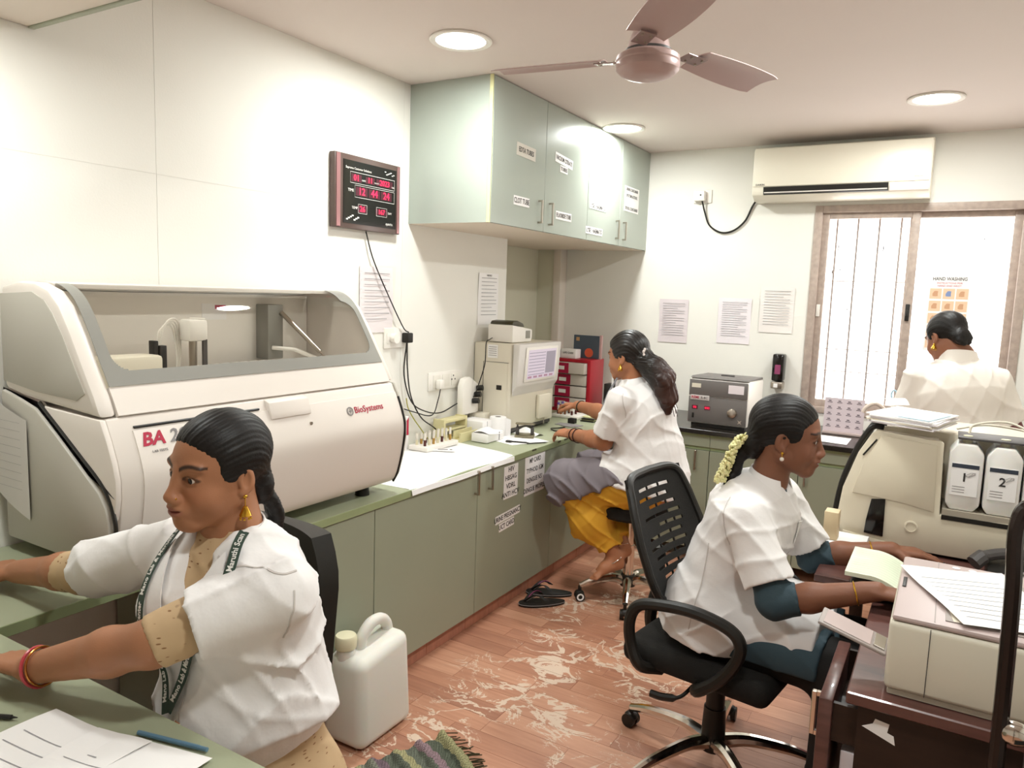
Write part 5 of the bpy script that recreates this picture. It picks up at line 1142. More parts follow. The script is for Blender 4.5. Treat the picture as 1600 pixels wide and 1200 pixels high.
def sdf_obj(name, S, h, m, parent, fine=(), colf=None, subparts=None):
    lo, hi = S.bounds(); VV = []; QQ = []; off = 0
    def axis(a,b,hh): return np.arange(a-2.5*hh,b+3*hh,hh)
    blocks = [(lo,hi,h,[(V3(f[0])+h*1.2,V3(f[1])-h*1.2) for f in fine])]+[(np.maximum(V3(f[0]),lo-.01),np.minimum(V3(f[1]),hi+.01),f[2],None) for f in fine]
    for l,u,hh,drop in blocks:
        if (u<=l).any(): continue
        xs,ys,zs = (axis(l[i],u[i],hh) for i in range(3)) if drop is not None else (np.arange(l[i],u[i],hh) for i in range(3))
        F = S.field(xs,ys,zs); V,Q = nets(F,xs,ys,zs,drop); VV.append(V); QQ.append(Q+off); off += len(V)
    V = np.concatenate(VV); Q = np.concatenate(QQ)
    used = np.zeros(len(V),bool); used[Q.ravel()] = True; re = np.cumsum(used)-1; V = V[used]; Q = re[Q]
    Mi = np.array(wm(parent).inverted()) if parent else np.eye(4)
    Vl = V@Mi[:3,:3].T+Mi[:3,3]
    me = bpy.data.meshes.new(name); me.vertices.add(len(V)); me.vertices.foreach_set('co',Vl.astype(np.float32).ravel())
    me.loops.add(4*len(Q)); me.loops.foreach_set('vertex_index',Q.astype(np.int32).ravel())
    me.polygons.add(len(Q)); me.polygons.foreach_set('loop_start',np.arange(0,4*len(Q),4,dtype=np.int32)); me.polygons.foreach_set('loop_total',np.full(len(Q),4,np.int32))
    me.polygons.foreach_set('use_smooth',np.ones(len(Q),bool))
    me.update(calc_edges=True); me.validate()
    if colf is not None:
        a = me.color_attributes.new('tone','FLOAT_COLOR','POINT'); c = np.ones((len(V),4),np.float32); c[:,:3] = colf(V); a.data.foreach_set('color',c.ravel())
    me.materials.append(m)
    o = bpy.data.objects.new(name,me); COL.objects.link(o); o.parent = parent; return o
def fold(dirs, seed=0):
    """cloth folds: a few oriented warped sine ridges; dirs = (axis vector, wavelength, depth)"""
    r = np.random.RandomState(seed); ph = r.rand(20)*6.28
    def f(x,y,z):
        w = .6*np.sin(9*x+ph[0]+3*np.sin(7*z+ph[1]))+.6*np.sin(11*y+ph[2]+2*np.sin(8*x+ph[3]))+.6*np.sin(10*z+ph[4]+2*np.sin(9*y))
        out = 0
        for i,(d,wl,am) in enumerate(dirs):
            q = (x*d[0]+y*d[1]+z*d[2])*6.283/wl+ph[5+i]+1.6*w
            g = .5+.5*np.sin(5*x+ph[10+i]+4*np.sin(6*z+ph[12+i]))*np.sin(6*y+ph[11+i])
            s_ = np.abs(np.sin(q*.5)); out = out-am*((1-s_)**3*2.2-.45)*g
        return out
    return f
def head_frame(o, heading, pitch=0, roll=0, scale=1):
    """local +y looks along heading (degrees), +z up, +x to the person's right"""
    return Matrix.Translation(Vector(o)) @ Matrix.Rotation(math.radians(heading-90),4,'Z') @ Matrix.Rotation(math.radians(pitch),4,'X') @ Matrix.Rotation(math.radians(roll),4,'Y') @ Matrix.Scale(scale,4)
def head(S, M):
    S.M = M
    S.ell((0,0,.045),(.072,.092,.080),k=.02); S.ell((0,.028,-.002),(.0635,.067,.086),k=.03)
    for s in (-1,1):
        S.cone((s*.050,.002,-.040),(s*.018,.070,-.080),.020,.018,k=.025); S.ell((s*.037,.061,-.028),(.026,.026,.029),k=.022)
        S.ell((s*.030,.080,.034),(.026,.012,.009),k=.012)
        S.ell((s*.031,.098,.011),(.017,.014,.0095),k=.012,op='s'); S.ell((s*.031,.0775,.011),(.0172,.0145,.0118),k=.006)
        S.ell((s*.032,.094,.0105),(.0145,.016,.0052),k=.0025,op='s')
        S.ell((s*.0108,.103,-.029),(.0085,.0095,.0078),k=.007)
        S.ell((s*.073,-.006,.004),(.008,.018,.029),R=Matrix.Rotation(-.2,3,'X'),k=.008); S.ell((s*.080,-.002,.004),(.006,.009,.017),k=.004,op='s'); S.ell((s*.072,.001,-.022),(.007,.009,.009),k=.006)
    S.cone((0,.090,.022),(0,.1115,-.023),.0062,.0098,k=.016)
    S.ell((0,.079,-.080),(.020,.018,.017),k=.02); S.ell((0,.086,-.052),(.028,.020,.018),k=.02)
    S.ell((0,.102,-.0475),(.021,.0085,.0048),k=.007); S.ell((0,.100,-.0585),(.018,.0085,.0058),k=.007)
    
    for s in (-1,1): S.ell((s*.011,.109,-.0522),(.0145,.010,.0013),R=Matrix.Rotation(-s*.16,3,'Y'),k=.0025,op='s')
    S.M = None
def head_color(M, skin, lip='#8d5148', brow='#20140f'):
    Mi = np.array(M.inverted()); sk = np.array(lin(skin)[:3]); lp = np.array(lin(lip)[:3]); bw = np.array(lin(brow)[:3])
    def f(V):
        p = V@Mi[:3,:3].T+Mi[:3,3]; x,y,z = p.T; c = np.tile(sk,(len(V),1))
        ax = np.abs(x)
        m = np.clip(1.4-((x/.023)**2+((z+.053)/.0098)**2),0,1)*(y>.088); c = c*(1-m[:,None]*.85)+lp*m[:,None]*.85
        arch = .0335+.010*(1-((ax-.040)/.028)**2)-.004; th = .0042*(1-.4*np.clip((ax-.025)/.03,0,1))
        b = np.clip(1.5-np.abs(z-arch)/th,0,1)*((ax>.011)&(ax<.057)&(y>.04)); c = c*(1-b[:,None]*.93)+bw*b[:,None]*.93
        e = np.clip(1.6-np.abs(((ax-.032)/.0158)**2+((z-.0112)/.0068)**2-1)/.30,0,1)*np.clip((z-.006)/.004,.35,1)*((y>.075)&(ax<.055)&(ax>.014)); c = c*(1-e[:,None]*.8)+bw*e[:,None]*.8
        # cheeks and nose slightly redder, eye hollows slightly darker pigment
        r = np.exp(-((ax-.04)/.018)**2-((z+.02)/.02)**2)*(y>.05); c = c*(1+r[:,None]*np.array([.10,.0,-.02]))
        return c
    return f
EYEW = mat('eye_white','#e6ddd6',.15); IRIS = mat('iris','#1c0f0a',.08)
def eyes(parent, M, look=(0,1,0)):
    for s in (-1,1):
        c = M @ Vector((s*.0315,.0785,.0105)); d = (M.to_3x3() @ Vector(look)).normalized(); sc = M.to_scale()[0]
        e = obj('eye', MB().ball(c,.0117*sc,16), EYEW, parent, True)
        q = d.to_track_quat('Z','Y').to_matrix()
        obj('iris', MB().lathe([(.0062*sc,.0098*sc),(.0058*sc,.0105*sc),(.004*sc,.0116*sc),(0,.0121*sc)], c=c, M=q, n=16), IRIS, e, True)
def hand(S, wrist, d, up_, side, curl=(.35,.5,.4), spread=1., thumb=.5, scale=1.):
    """wrist point, direction of fingers, back-of-hand normal; side=+1 thumb on +y"""
    M = frame(wrist, d, Vector(up_).cross(Vector(d))) ; M = M @ Matrix.Scale(scale,4); S.M = M
    S.cone((-.03,0,0),(.012,0,0),.021,.022,k=.012,n=(0,0,1),sq=.75); S.cone((.01,0,-.002),(.07,0,-.002),.030,.036,k=.012,n=(0,0,1),sq=.42)
    for i,(yk,Ls,r) in enumerate(((.027,(.040,.024,.018),.0088),(.009,(.045,.028,.019),.0090),(-.009,(.041,.026,.018),.0086),(-.026,(.032,.019,.016),.0076))):
        p = Vector((.082-.004*abs(i-1),yk*side,0)); a = .12*(1.2-i)*side*.6*spread; ang = 0.
        S.cone((.03,yk*.7*side,0),p,.012,.0105,k=.008)
        for j in range(3):
            ang += curl[j]*(1+.08*i); q = p+Vector((math.cos(ang)*math.cos(a),math.cos(ang)*math.sin(a),-math.sin(ang)))*Ls[j]
            S.cone(p,q,r*(1-.08*j),r*(.93-.08*j),k=.003); p = q
    p = Vector((.018,.022*side,-.004))
    for L_,r,(ax,ay,az) in ((.040,.0135,(.62,.70,-.35)),(.030,.0105,(.85,.35+.3*(1-thumb),-.45)),(.024,.0092,(.93,.1,-.35))):
        q = p+Vector((ax,ay*side,az)).normalized()*L_; S.cone(p,q,r,r*.9,k=.008); p = q
    S.M = None
    R_ = Vector((.14,.14,.14))*scale; c = M @ Vector((.08,0,-.01)); return ((c-R_)[:],(c+R_)[:],.0035)
def strip_on(S, pts, width, d, th=.0012, off=.0015, n=6, lateral=None):
    """a ribbon draped on a field: points are marched along d onto the surface"""
    P = np.array([p[:] for p in bez(pts,n)]); P = S.march(P,d,off=off); G = S.grad(P); mb = MB(); vs = []; fs = []
    for i in range(len(P)):
        t = P[min(i+1,len(P)-1)]-P[max(i-1,0)]; t /= np.linalg.norm(t); l = np.cross(G[i],t) if lateral is None else V3(lateral); l /= np.linalg.norm(l)
        w_ = width if not callable(width) else width(i/(len(P)-1))
        a = P[i]-l*w_/2; b = P[i]+l*w_/2
        vs += [a,b,b+G[i]*th,a+G[i]*th]
        if i:
            o = 4*(i-1); fs += [(o,o+1,o+5,o+4),(o+1,o+2,o+6,o+5),(o+2,o+3,o+7,o+6),(o+3,o,o+4,o+7)]
    fs += [(3,2,1,0),tuple(4*(len(P)-1)+q for q in range(4))]
    return mb.add(vs,fs), P, G
def text_along(body, size, P, G, parent, m, start=0., off=.0018, flip=False):
    o = txt(body, size, Matrix.Identity(4), m, None, bold=.02, align='LEFT'); me = o.data
    co = np.zeros(len(me.vertices)*3,np.float32); me.vertices.foreach_get('co',co); co = co.reshape(-1,3)
    seg_ = np.linalg.norm(np.diff(P,axis=0),axis=1); cum = np.r_[0,np.cumsum(seg_)]
    s_ = np.clip(co[:,0]+start,0,cum[-1]); out = np.zeros_like(co)
    pos = np.stack([np.interp(s_,cum,P[:,i]) for i in range(3)],1); gg = np.stack([np.interp(s_,cum,G[:,i]) for i in range(3)],1)
    T = np.gradient(P,axis=0); tt = np.stack([np.interp(s_,cum,T[:,i]) for i in range(3)],1); tt /= np.linalg.norm(tt,axis=1,keepdims=True)
    gg /= np.linalg.norm(gg,axis=1,keepdims=True); l = np.cross(gg,tt)
    out = pos+l*co[:,1:2]+gg*(off+co[:,2:3]); Mi = np.array(wm(parent).inverted()); out = out@Mi[:3,:3].T+Mi[:3,3]
    me.vertices.foreach_set('co',out.astype(np.float32).ravel()); me.update(); o.parent = parent; return o
# ------------------------------------------------------------------ people
import time as _t
SKIN = mat('skin','#9c6a4c',.5,attr='tone',sss=.06,bump=.05,bscale=350,spec=.35)
HAIR = mat('hair_black','#15100d',.5,noise=.4,nscale=40,spec=.35,bump=.08,bscale=260)
COAT = mat('coat_cotton','#ece8e6',.8,bump=.35,bscale=13,sheen=.1)
COATE = mat('coat_seam','#cfc8c3',.85)
GOLD = mat('gold','#d8a83e',.2,metal=1)
def solid(c):
    k = np.array(lin(c)[:3]); return lambda V: np.tile(k,(len(V),1))
def pattern_mat(name, base, ink, ink2, scale=38):
    m = bpy.data.materials.new(name); m.use_nodes = True; N = m.node_tree.nodes; L = m.node_tree.links; b = N['Principled BSDF']; b.inputs['Roughness'].default_value = .8
    tc = N.new('ShaderNodeTexCoord'); vo = N.new('ShaderNodeTexVoronoi'); vo.inputs['Scale'].default_value = scale; vo.inputs['Randomness'].default_value = .55; L.new(tc.outputs['Object'], vo.inputs['Vector'])
    mp = N.new('ShaderNodeMapping'); mp.inputs['Scale'].default_value = (1,1,3); L.new(tc.outputs['Object'], mp.inputs[0]); L.new(mp.outputs[0], vo.inputs['Vector'])
    r = N.new('ShaderNodeValToRGB'); r.color_ramp.elements[0].position = .13; r.color_ramp.elements[1].position = .19; r.color_ramp.elements[0].color = lin(ink); r.color_ramp.elements[1].color = lin(base)
    L.new(vo.outputs['Distance'], r.inputs[0])
    v2 = N.new('ShaderNodeTexVoronoi'); v2.inputs['Scale'].default_value = scale*.28; L.new(tc.outputs['Object'], v2.inputs['Vector'])
    r2_ = N.new('ShaderNodeValToRGB'); r2_.color_ramp.elements[0].position = .11; r2_.color_ramp.elements[1].position = .15; r2_.color_ramp.elements[0].color = (1,1,1,1); r2_.color_ramp.elements[1].color = (0,0,0,1); L.new(v2.outputs['Distance'], r2_.inputs[0])
    n = N.new('ShaderNodeTexNoise'); n.inputs['Scale'].default_value = 130; L.new(tc.outputs['Object'], n.inputs[0]); gt_ = N.new('ShaderNodeMath'); gt_.operation = 'GREATER_THAN'; gt_.inputs[1].default_value = .5; L.new(n.outputs[0], gt_.inputs[0])
    mu = N.new('ShaderNodeMath'); mu.operation = 'MULTIPLY'; L.new(r2_.outputs[0], mu.inputs[0]); L.new(gt_.outputs[0], mu.inputs[1])
    mx = N.new('ShaderNodeMix'); mx.data_type = 'RGBA'; L.new(mu.outputs[0], mx.inputs[0]); L.new(r.outputs[0], mx.inputs[6]); mx.inputs[7].default_value = lin(ink2); L.new(mx.outputs[2], b.inputs[0])
    return m
KURTA1 = pattern_mat('printed_kurta','#c3a57f','#8a6440','#5a3a24')
MAROON = pattern_mat('maroon_print','#7d4a4c','#c9a6a0','#4a1f22',60)
def person(label, base):
    t = thing('person', label, 'person', base); return t
def hair_cap(S, M, vol=1.0, plane=((0,.087,.079),(0,.66,-.75))):
    S.M = M; S.ell((0,-.005,.048),(.0795*vol,.099*vol,.086*vol),k=.01); S.cut(plane[0],plane[1],k=.010)
    for s_ in (-1,1): S.ell((s_*.0665,.016,.034),(.010,.030,.034),R=Matrix.Rotation(.35,3,'X'),k=.012)
    S.M = None
def hair_disp(M, amp=.0007, f=95):
    Mi = np.array(M.inverted())
    def d(x,y,z):
        a = Mi[0,0]*x+Mi[0,1]*y+Mi[0,2]*z+Mi[0,3]; b = Mi[1,0]*x+Mi[1,1]*y+Mi[1,2]*z+Mi[1,3]; c = Mi[2,0]*x+Mi[2,1]*y+Mi[2,2]*z+Mi[2,3]
        ph = np.arctan2(a,c+.04); return -amp*(np.sin(ph*f+3*np.sin(b*40))+.7*np.sin(ph*f*.43+1+2*np.sin(b*25)))
    return d
def braid(S, pts, r, n=None):
    P = bez(pts,6); n = n or len(P)
    for i,p in enumerate(P):
        t = (P[min(i+1,len(P)-1)]-P[max(i-1,0)]).normalized(); s_ = t.orthogonal() if abs(t.z) > .99 else t.cross(Vector((0,0,1)))
        s_.normalize(); rr = r*(1-.35*i/len(P)); q = p+s_*rr*.42*(1 if i%2 else -1)
        S.ell(q,(rr*.72,rr*.72,rr*.95),k=.006)
def earring(parent, M, side, drop=.03, m=GOLD, pearl=False):
    c = M @ Vector((side*.078,.0,-.028)); e = obj('earring', MB().ball(c,.0045,8).tube([c,c-Vector((0,0,drop))],.0012,5), m, parent, True)
    q = c-Vector((0,0,drop+.006))
    obj('pendant', MB().ball(q,(.0075,.0075,.009) if not pearl else .0065,10) if pearl else MB().lathe([(0,.012),(.004,.010),(.010,-.002),(.012,-.008),(.009,-.010),(0,-.010)],c=q,n=12), m if not pearl else mat('pearl','#efe6dc',.2), e, True)
    if not pearl:
        for k in range(7): obj('bead', MB().ball(q+Vector((.010*math.cos(k*.9),.010*math.sin(k*.9),-.014)),.0025,6), m, e, True)
def bangle(parent, c, axis, r, tube, m, name='bangle', sq=1):
    q = Vector(axis).to_track_quat('Z','Y').to_matrix()
    return obj(name, MB().tube([Vector(c)+q@Vector((r*math.cos(a),r*sq*math.sin(a),0)) for a in [i*2*PI/28 for i in range(28)]],tube,6,closed=True), m, parent, True)
def rib(parent, S, pts, d, w, m=COATE, name='seam', off=.0006, th=.0012):
    mb, P, G = strip_on(S, pts, w, d, th=th, off=off); return obj(name, mb, m, parent, True)

# ---------------- woman with lanyard, left foreground
T0 = _t.time()
p1 = person('woman in white lab coat with green lanyard reaching left across the desk', (1.15,1.0,.47))
hd = math.radians(277); F1 = Vector((math.cos(hd),math.sin(hd),0)); L1 = Vector((-F1.y,F1.x,0))
nk = Vector((1.148,.988,1.078)); pel = Vector((1.185,1.02,.53)); wst = Vector((1.175,1.0,.74)); chs = Vector((1.155,.985,.94))
shR = Vector((.965,.975,1.030)); shL = Vector((1.312,.965,1.025)); elR = Vector((.66,.965,.895)); wrR = Vector((.385,.945,.838)); elL = Vector((1.185,.785,.935)); wrL = Vector((.915,.712,.838))
HM1 = head_frame((1.141,.972,1.205),264,-1,-3,1.0)
S = Sdf(); head(S, HM1)
S.cone(HM1 @ Vector((0,-.015,-.03)), nk, .050,.056,k=.02); S.cone(nk, chs,.06,.12,k=.04,n=F1,sq=.65); S.cone(chs,pel,.12,.14,k=.04,n=F1,sq=.7)
for sh,el,wr in ((shR,elR,wrR),(shL,elL,wrL)):
    S.cone(nk-Vector((0,0,.07)),sh-Vector((0,0,.035)),.035,.036,k=.03); S.cone(sh-Vector((0,0,.03)),el,.040,.042,k=.02); S.cone(el,el.lerp(wr,.35),.042,.043,k=.02); S.cone(el.lerp(wr,.35),wr,.043,.029,k=.02)
for sx in (-.09,.09):
    kn_ = Vector((1.16+sx*1.1,.63,.50)); S.cone(pel+L1*sx,kn_,.085,.065,k=.03); S.cone(kn_,Vector((kn_.x,.60,.08)),.058,.04,k=.03); S.cone((kn_.x,.61,.06),(kn_.x-.02,.46,.035),.036,.026,k=.02)
fb = [(HM1 @ Vector((0,.01,.02))-Vector((.14,.14,.125)), HM1 @ Vector((0,.01,.02))+Vector((.14,.14,.14)), .0019)]
fb.append(hand(S, wrL, (-.99,-.1,-.03), (0,.12,1), -1, (.2,.3,.25))); fb.append(hand(S, wrR, (-.99,-.05,-.03), (0,0,1), 1, (.2,.3,.25)))
b1 = sdf_obj('body', S, .007, SKIN, p1, fb, head_color(HM1,'#a67253','#96584e')); BODY1 = S
eyes(b1, HM1, (-.12,1,-.05))
# kurta
S = Sdf(); S.cone(nk-Vector((0,0,.045)),chs,.085,.155,k=.05,n=F1,sq=.62); S.cone(chs,wst,.155,.150,k=.05,n=F1,sq=.72); S.cone(wst,pel,.150,.168,k=.05,n=F1,sq=.80)
S.ell(chs+F1*.06+L1*.07,(.07,.065,.07),k=.04); S.ell(chs+F1*.06-L1*.07,(.07,.065,.07),k=.04)
for sx in (-.09,.09):
    S.cone(pel+L1*sx,Vector((1.16+sx*1.1,.63,.51)),.112,.088,k=.05); S.cone((1.16+sx*1.1,.63,.51),(1.16+sx*1.1,.60,.22),.09,.085,k=.04,flat=(False,True))
for sh,el,t_ in ((shR,elR,1.0),(shL,elL,1.0)): S.cone(sh.lerp(el,.62),sh.lerp(el,t_),.051,.052,k=.01,flat=(True,el is elL))
S.cone(elR,elR.lerp(wrR,.28),.051,.050,k=.02,flat=(False,True))
S.disp = fold([((.3,.8,.5),.11,.004),((.8,-.3,.5),.07,.002)],3)
sdf_obj('kurta', S, .007, KURTA1, p1); KUR1 = S
# coat
S = Sdf(); S.cone(nk-Vector((0,0,.085)),chs,.088,.178,k=.05,n=F1,sq=.66); S.cone(chs,wst,.178,.176,k=.05,n=F1,sq=.76); S.cone(wst,Vector((1.18,1.0,.705)),.168,.182,k=.05,n=F1,sq=.82,flat=(False,True))
S.ell(chs+F1*.055+L1*.07,(.085,.085,.085),k=.05); S.ell(chs+F1*.055-L1*.07,(.085,.085,.085),k=.05); S.ell(wst+F1*.06-Vector((0,0,.02)),(.13,.12,.10),k=.05)
CT1 = Sdf(); CT1.P = list(S.P)
for sh,el,e0 in ((shR,elR,.90),(shL,elL,.70)):
    S.cone(nk-Vector((0,0,.062)),sh-Vector((0,0,.026)),.056,.056,k=.03); en = sh.lerp(el,e0); S.cone(sh-Vector((0,0,.022)),en,.066,.071,k=.03,flat=(False,True))
    dv = (el-sh).normalized(); S.cone(en-dv*.022,en+dv*.03,.053,.056,k=.002,op='s')
S.cone(nk+F1*.115+Vector((0,0,.03)),chs+F1*.21-Vector((0,0,.05)),.052,.012,k=.01,op='s',n=F1,sq=2.2)
S.ell(nk+Vector((0,0,.015))+F1*.012,(.058,.058,.05),k=.012,op='s')
S.cone(wst+F1*.2+L1*-.02-Vector((0,0,.03)),wst+F1*.2+L1*-.03-Vector((0,0,.14)),.006,.05,k=.01,op='s',n=F1,sq=3)
S.disp = fold([((.5,.2,.85),.13,.0055),((.9,-.2,-.4),.10,.0045),((.2,.9,.3),.06,.0022)],11)
c1 = sdf_obj('lab_coat', S, .0055, COAT, p1); C1 = S
fwd = V3(-F1)
def P1(x, z): return Vector((x,.87,z))-F1*.0+F1*.14
# collar: standing band round the neck plus two lapels
ring = []
for k in range(15):
    a = -2.2+4.4*k/14; ring.append(nk+Vector((0,0,.014))-F1*math.cos(a)*.066+L1*math.sin(a)*.074+F1*.006)
col = MB()
def colf(u, v):
    a = -2.35+4.7*u; r = .064+.020*v; drop = .012*math.cos(a)**2
    return nk-F1*math.cos(a)*(r+.004)+L1*math.sin(a)*(r+.012)+F1*.012+Vector((0,0,.040-.050*v-.028*(1-math.cos(a))*.5))
obj('collar', MB().sheet(colf, 30, 6, .003), COAT, c1, True)
def lapel(side):
    A = nk+L1*side*.068+F1*.10-Vector((0,0,.0)); B = nk+L1*side*.10+F1*.14-Vector((0,0,.075)); C_ = chs+L1*side*.018+F1*.2-Vector((0,0,.06)); D_ = nk+L1*side*.035+F1*.12-Vector((0,0,.06))
    n = 12; pts = []
    for i in range(n):
        u = i/(n-1); inner = (A*(1-u)**2+D_*2*u*(1-u)+C_*u*u); outer = A*(1-u)**2+(B+L1*side*.015)*2*u*(1-u)+C_*u*u
        for j in range(6): pts.append((inner.lerp(outer,j/5))+F1*.1)
    Q = CT1.march(np.array([p[:] for p in pts]), fwd, off=.006); G = CT1.grad(Q); vs = list(Q)+list(Q+G*.003); fs = []
    for i in range(n-1):
        for j in range(5):
            q = i*6+j; fs += [(q,q+6,q+7,q+1),(q+72,q+73,q+79,q+78)]
        for j in (0,5): q = i*6+j; fs.append((q,q+6,q+78,q+72))
    return obj('lapel', MB().add(vs,fs), COAT, c1, True)
lapel(1); lapel(-1)
rib(c1, C1, [chs+F1*.25-Vector((0,0,.06)), wst+F1*.25+L1*.0, wst+F1*.25-L1*.0-Vector((0,0,.06))], fwd, .004)
for sh,el,e0 in ((shR,elR,.80),(shL,elL,.66)): pass
rib(c1, C1, [shL+Vector((-.10,-.06,.3)), shL+Vector((-.03,-.055,.3)), shL+Vector((.03,-.03,.3)), shL+Vector((.045,.0,.3))], (0,0,-1), .0035)
rib(c1, C1, [shL+Vector((.2,-.02,-.0)), shL+Vector((.2,-.03,-.05)), shL+Vector((.2,-.02,-.10))], (-1,0,0), .003)
LAN = mat('lanyard_green','#33453a',.6)
lanpts = []
for sd,px in ((1,[(.078,.0,.03),(.098,.10,-.045),(.080,.16,-.12),(.050,.18,-.17),(.026,.18,-.215),(.010,.18,-.26),(.0,.18,-.30)]),(-1,[(.072,.0,.03),(.082,.10,-.045),(.078,.16,-.13),(.062,.18,-.18),(.044,.18,-.225),(.024,.18,-.27),(.006,.18,-.305)])):
    base = [nk+L1*sd*a+F1*(b_+.12)+Vector((0,0,c_)) for a,b_,c_ in px]
    mb, PP, GG = strip_on(CT1, base, .019, fwd, th=.0018, off=.0115, n=10)
    ln = obj('lanyard', mb, LAN, p1, True)
    if sd > 0: text_along('Mano Lab & Maruthi Scan Center   Mano Lab & Maruthi Scan Center', .0150, PP[::-1], GG[::-1], ln, WHI, .02, off=.0024)
    else: text_along('Mano Lab & Maruthi Scan Center   Mano Lab & Maruthi Scan Center', .0150, PP[::-1], GG[::-1], ln, WHI, .02, off=.0024)
    endp = PP[-1]
e0 = Vector(endp); Mc = frame(e0+F1*.03-Vector((0,0,.055))+L1*.028, L1+Vector((0,0,-.35)), Vector((0,0,1))-F1*.25+L1*.25)
idc = obj('id_card', MB().box((-.034,-.05,0),(.034,.05,.002),.003,1,M=Mc), PAPERP, p1, True)
for k in range(6): obj('card_text', MB().box((-.025,.01-.009*k,.0022),(.012+.01*(k%2),.013-.009*k,.0026),M=Mc), INKG, idc, True, smooth=0)
obj('clip', MB().box((-.008,.048,-.001),(.008,.066,.004),.002,1,M=Mc), CHROME, idc, True)
obj('necklace', MB().tube([nk+Vector((0,0,.022))-F1*math.cos(a)*.060+L1*math.sin(a)*.062+F1*.010-Vector((0,0,.030*(1-math.cos(a)))) for a in [-PI+i*2*PI/40 for i in range(40)]],.0016,6,closed=True), GOLD, p1, True)
# hair
S = Sdf(); hair_cap(S, HM1); S.M = HM1; S.ell((0,-.075,-.035),(.048,.034,.045),k=.03); S.M = None
braid(S,[HM1 @ Vector((.0,-.095,-.055)),HM1 @ Vector((-.01,-.112,-.085)),HM1 @ Vector((-.01,-.118,-.13)),HM1 @ Vector((0,-.12,-.20))],.022)
S.disp = hair_disp(HM1); sdf_obj('hair', S, .0028, HAIR, p1)
earring(p1, HM1, -1, .024); earring(p1, HM1, 1, .024)
nz_ = HM1 @ Vector((-.0185,.108,-.024)); obj('nose_stud', MB().ball(nz_,.0018,6), GOLD, p1, True)
bd = HM1 @ Vector((0,.0955,.034)); obj('bindi', MB().ball(bd,(.0022,.0022,.0022),6), mat('bindi','#6b1a1a',.5), p1, True)
bangle(p1, wrL+(elL-wrL).normalized()*.015, elL-wrL, .037,.0035, mat('red_bangle','#b8434a',.3)); bangle(p1, wrL+(elL-wrL).normalized()*.026, elL-wrL, .036,.0022, mat('copper','#c98a4a',.25,metal=1))
T1 = _t.time(); print('person1', T1-T0)

# ---------------- woman on the stool, facing the left counter
p2 = person('woman in white lab coat and yellow trousers seated on a stool at the blood analyzer', (1.05,3.56,.57))
F2 = Vector((-.985,.17,0)).normalized(); L2 = Vector((-F2.y,F2.x,0))
nk = Vector((1.035,3.50,1.165)); pel = Vector((1.125,3.57,.64)); wst = Vector((1.115,3.55,.82)); chs = Vector((1.075,3.52,1.0))
shL = nk+L2*.165+Vector((.02,0,-.055)); shR = nk-L2*.165+Vector((.0,0,-.055)); elL = Vector((.925,3.40,.865)); wrL = Vector((.665,3.565,.845)); elR = Vector((.76,3.83,.93)); wrR = Vector((.50,3.98,.935))
HM2 = head_frame((1.008,3.474,1.283),168,-8,0,1.02)
S = Sdf(); head(S,HM2); S.cone(HM2 @ Vector((0,-.015,-.03)), nk, .050,.056,k=.02); S.cone(nk,chs,.06,.12,k=.04,n=F2,sq=.65); S.cone(chs,pel,.12,.14,k=.04,n=F2,sq=.7)
for sh,el,wr in ((shR,elR,wrR),(shL,elL,wrL)):
    S.cone(nk-Vector((0,0,.07)),sh-Vector((0,0,.035)),.035,.036,k=.03); S.cone(sh-Vector((0,0,.03)),el,.040,.044,k=.02); S.cone(el,el.lerp(wr,.35),.044,.042,k=.02); S.cone(el.lerp(wr,.35),wr,.042,.029,k=.02)
knL = Vector((.735,3.43,.615)); knR = Vector((.73,3.74,.615)); anL = Vector((.985,3.50,.245)); anR = Vector((1.0,3.56,.30))
S.cone(pel+L2*.09,knL,.085,.06,k=.03); S.cone(pel-L2*.09,knR,.085,.06,k=.03); S.cone(knL,anL,.055,.034,k=.03); S.cone(knR,anR,.055,.034,k=.03)
for an_,toe in ((anL,Vector((.925,3.40,.165))),(anR,Vector((.94,3.44,.205)))):
    S.cone(an_+Vector((.012,.005,-.03)),an_.lerp(toe,.55),.032,.029,k=.02); S.cone(an_.lerp(toe,.5),toe,.030,.020,k=.02,n=(0,0,1),sq=.7)
    dv = (toe-an_).normalized(); sv = dv.cross(Vector((0,0,1))).normalized()
    for k in range(5): q = toe+sv*(.020-.010*k); S.cone(q-dv*.005,q+dv*(.028-.003*k),.0085-.0006*k,.0075-.0006*k,k=.004)
fb = [hand(S, wrL, (-.93,.30,-.02), (.1,-.35,.92), -1, (.35,.45,.35)), hand(S, wrR, (-.90,.35,-.05), (0,0,1), 1, (.35,.6,.5))]
fb.append((HM2 @ Vector((0,.01,0))-Vector((.13,.13,.12)), HM2 @ Vector((0,.01,0))+Vector((.13,.13,.14)), .0032)); fb.append(((.86,3.33,.12),(1.06,3.62,.34),.0040))
b2 = sdf_obj('body', S, .007, SKIN, p2, fb, head_color(HM2,'#a87050')); eyes(b2,HM2)
S = Sdf()     # yellow salwar
S.cone(pel+L2*.09,knL,.118,.092,k=.05); S.cone(pel-L2*.09,knR,.118,.09,k=.05); S.cone(knL,anL+(anL-knL)*-.06+Vector((-.02,0,.03)),.098,.066,k=.04,flat=(False,True)); S.cone(knR,anR+Vector((-.02,0,.03)),.10,.066,k=.04,flat=(False,True))
S.ell((.85,3.45,.44),(.10,.09,.13),R=Matrix.Rotation(.6,3,'Y'),k=.06)
S.disp = fold([((.6,.1,.8),.085,.009),((.3,.8,-.6),.07,.004)],5)
sdf_obj('trousers', S, .006, mat('mustard_cotton','#d8a02e',.75,bump=.05,bscale=200), p2)
S = Sdf()     # grey tunic over the lap
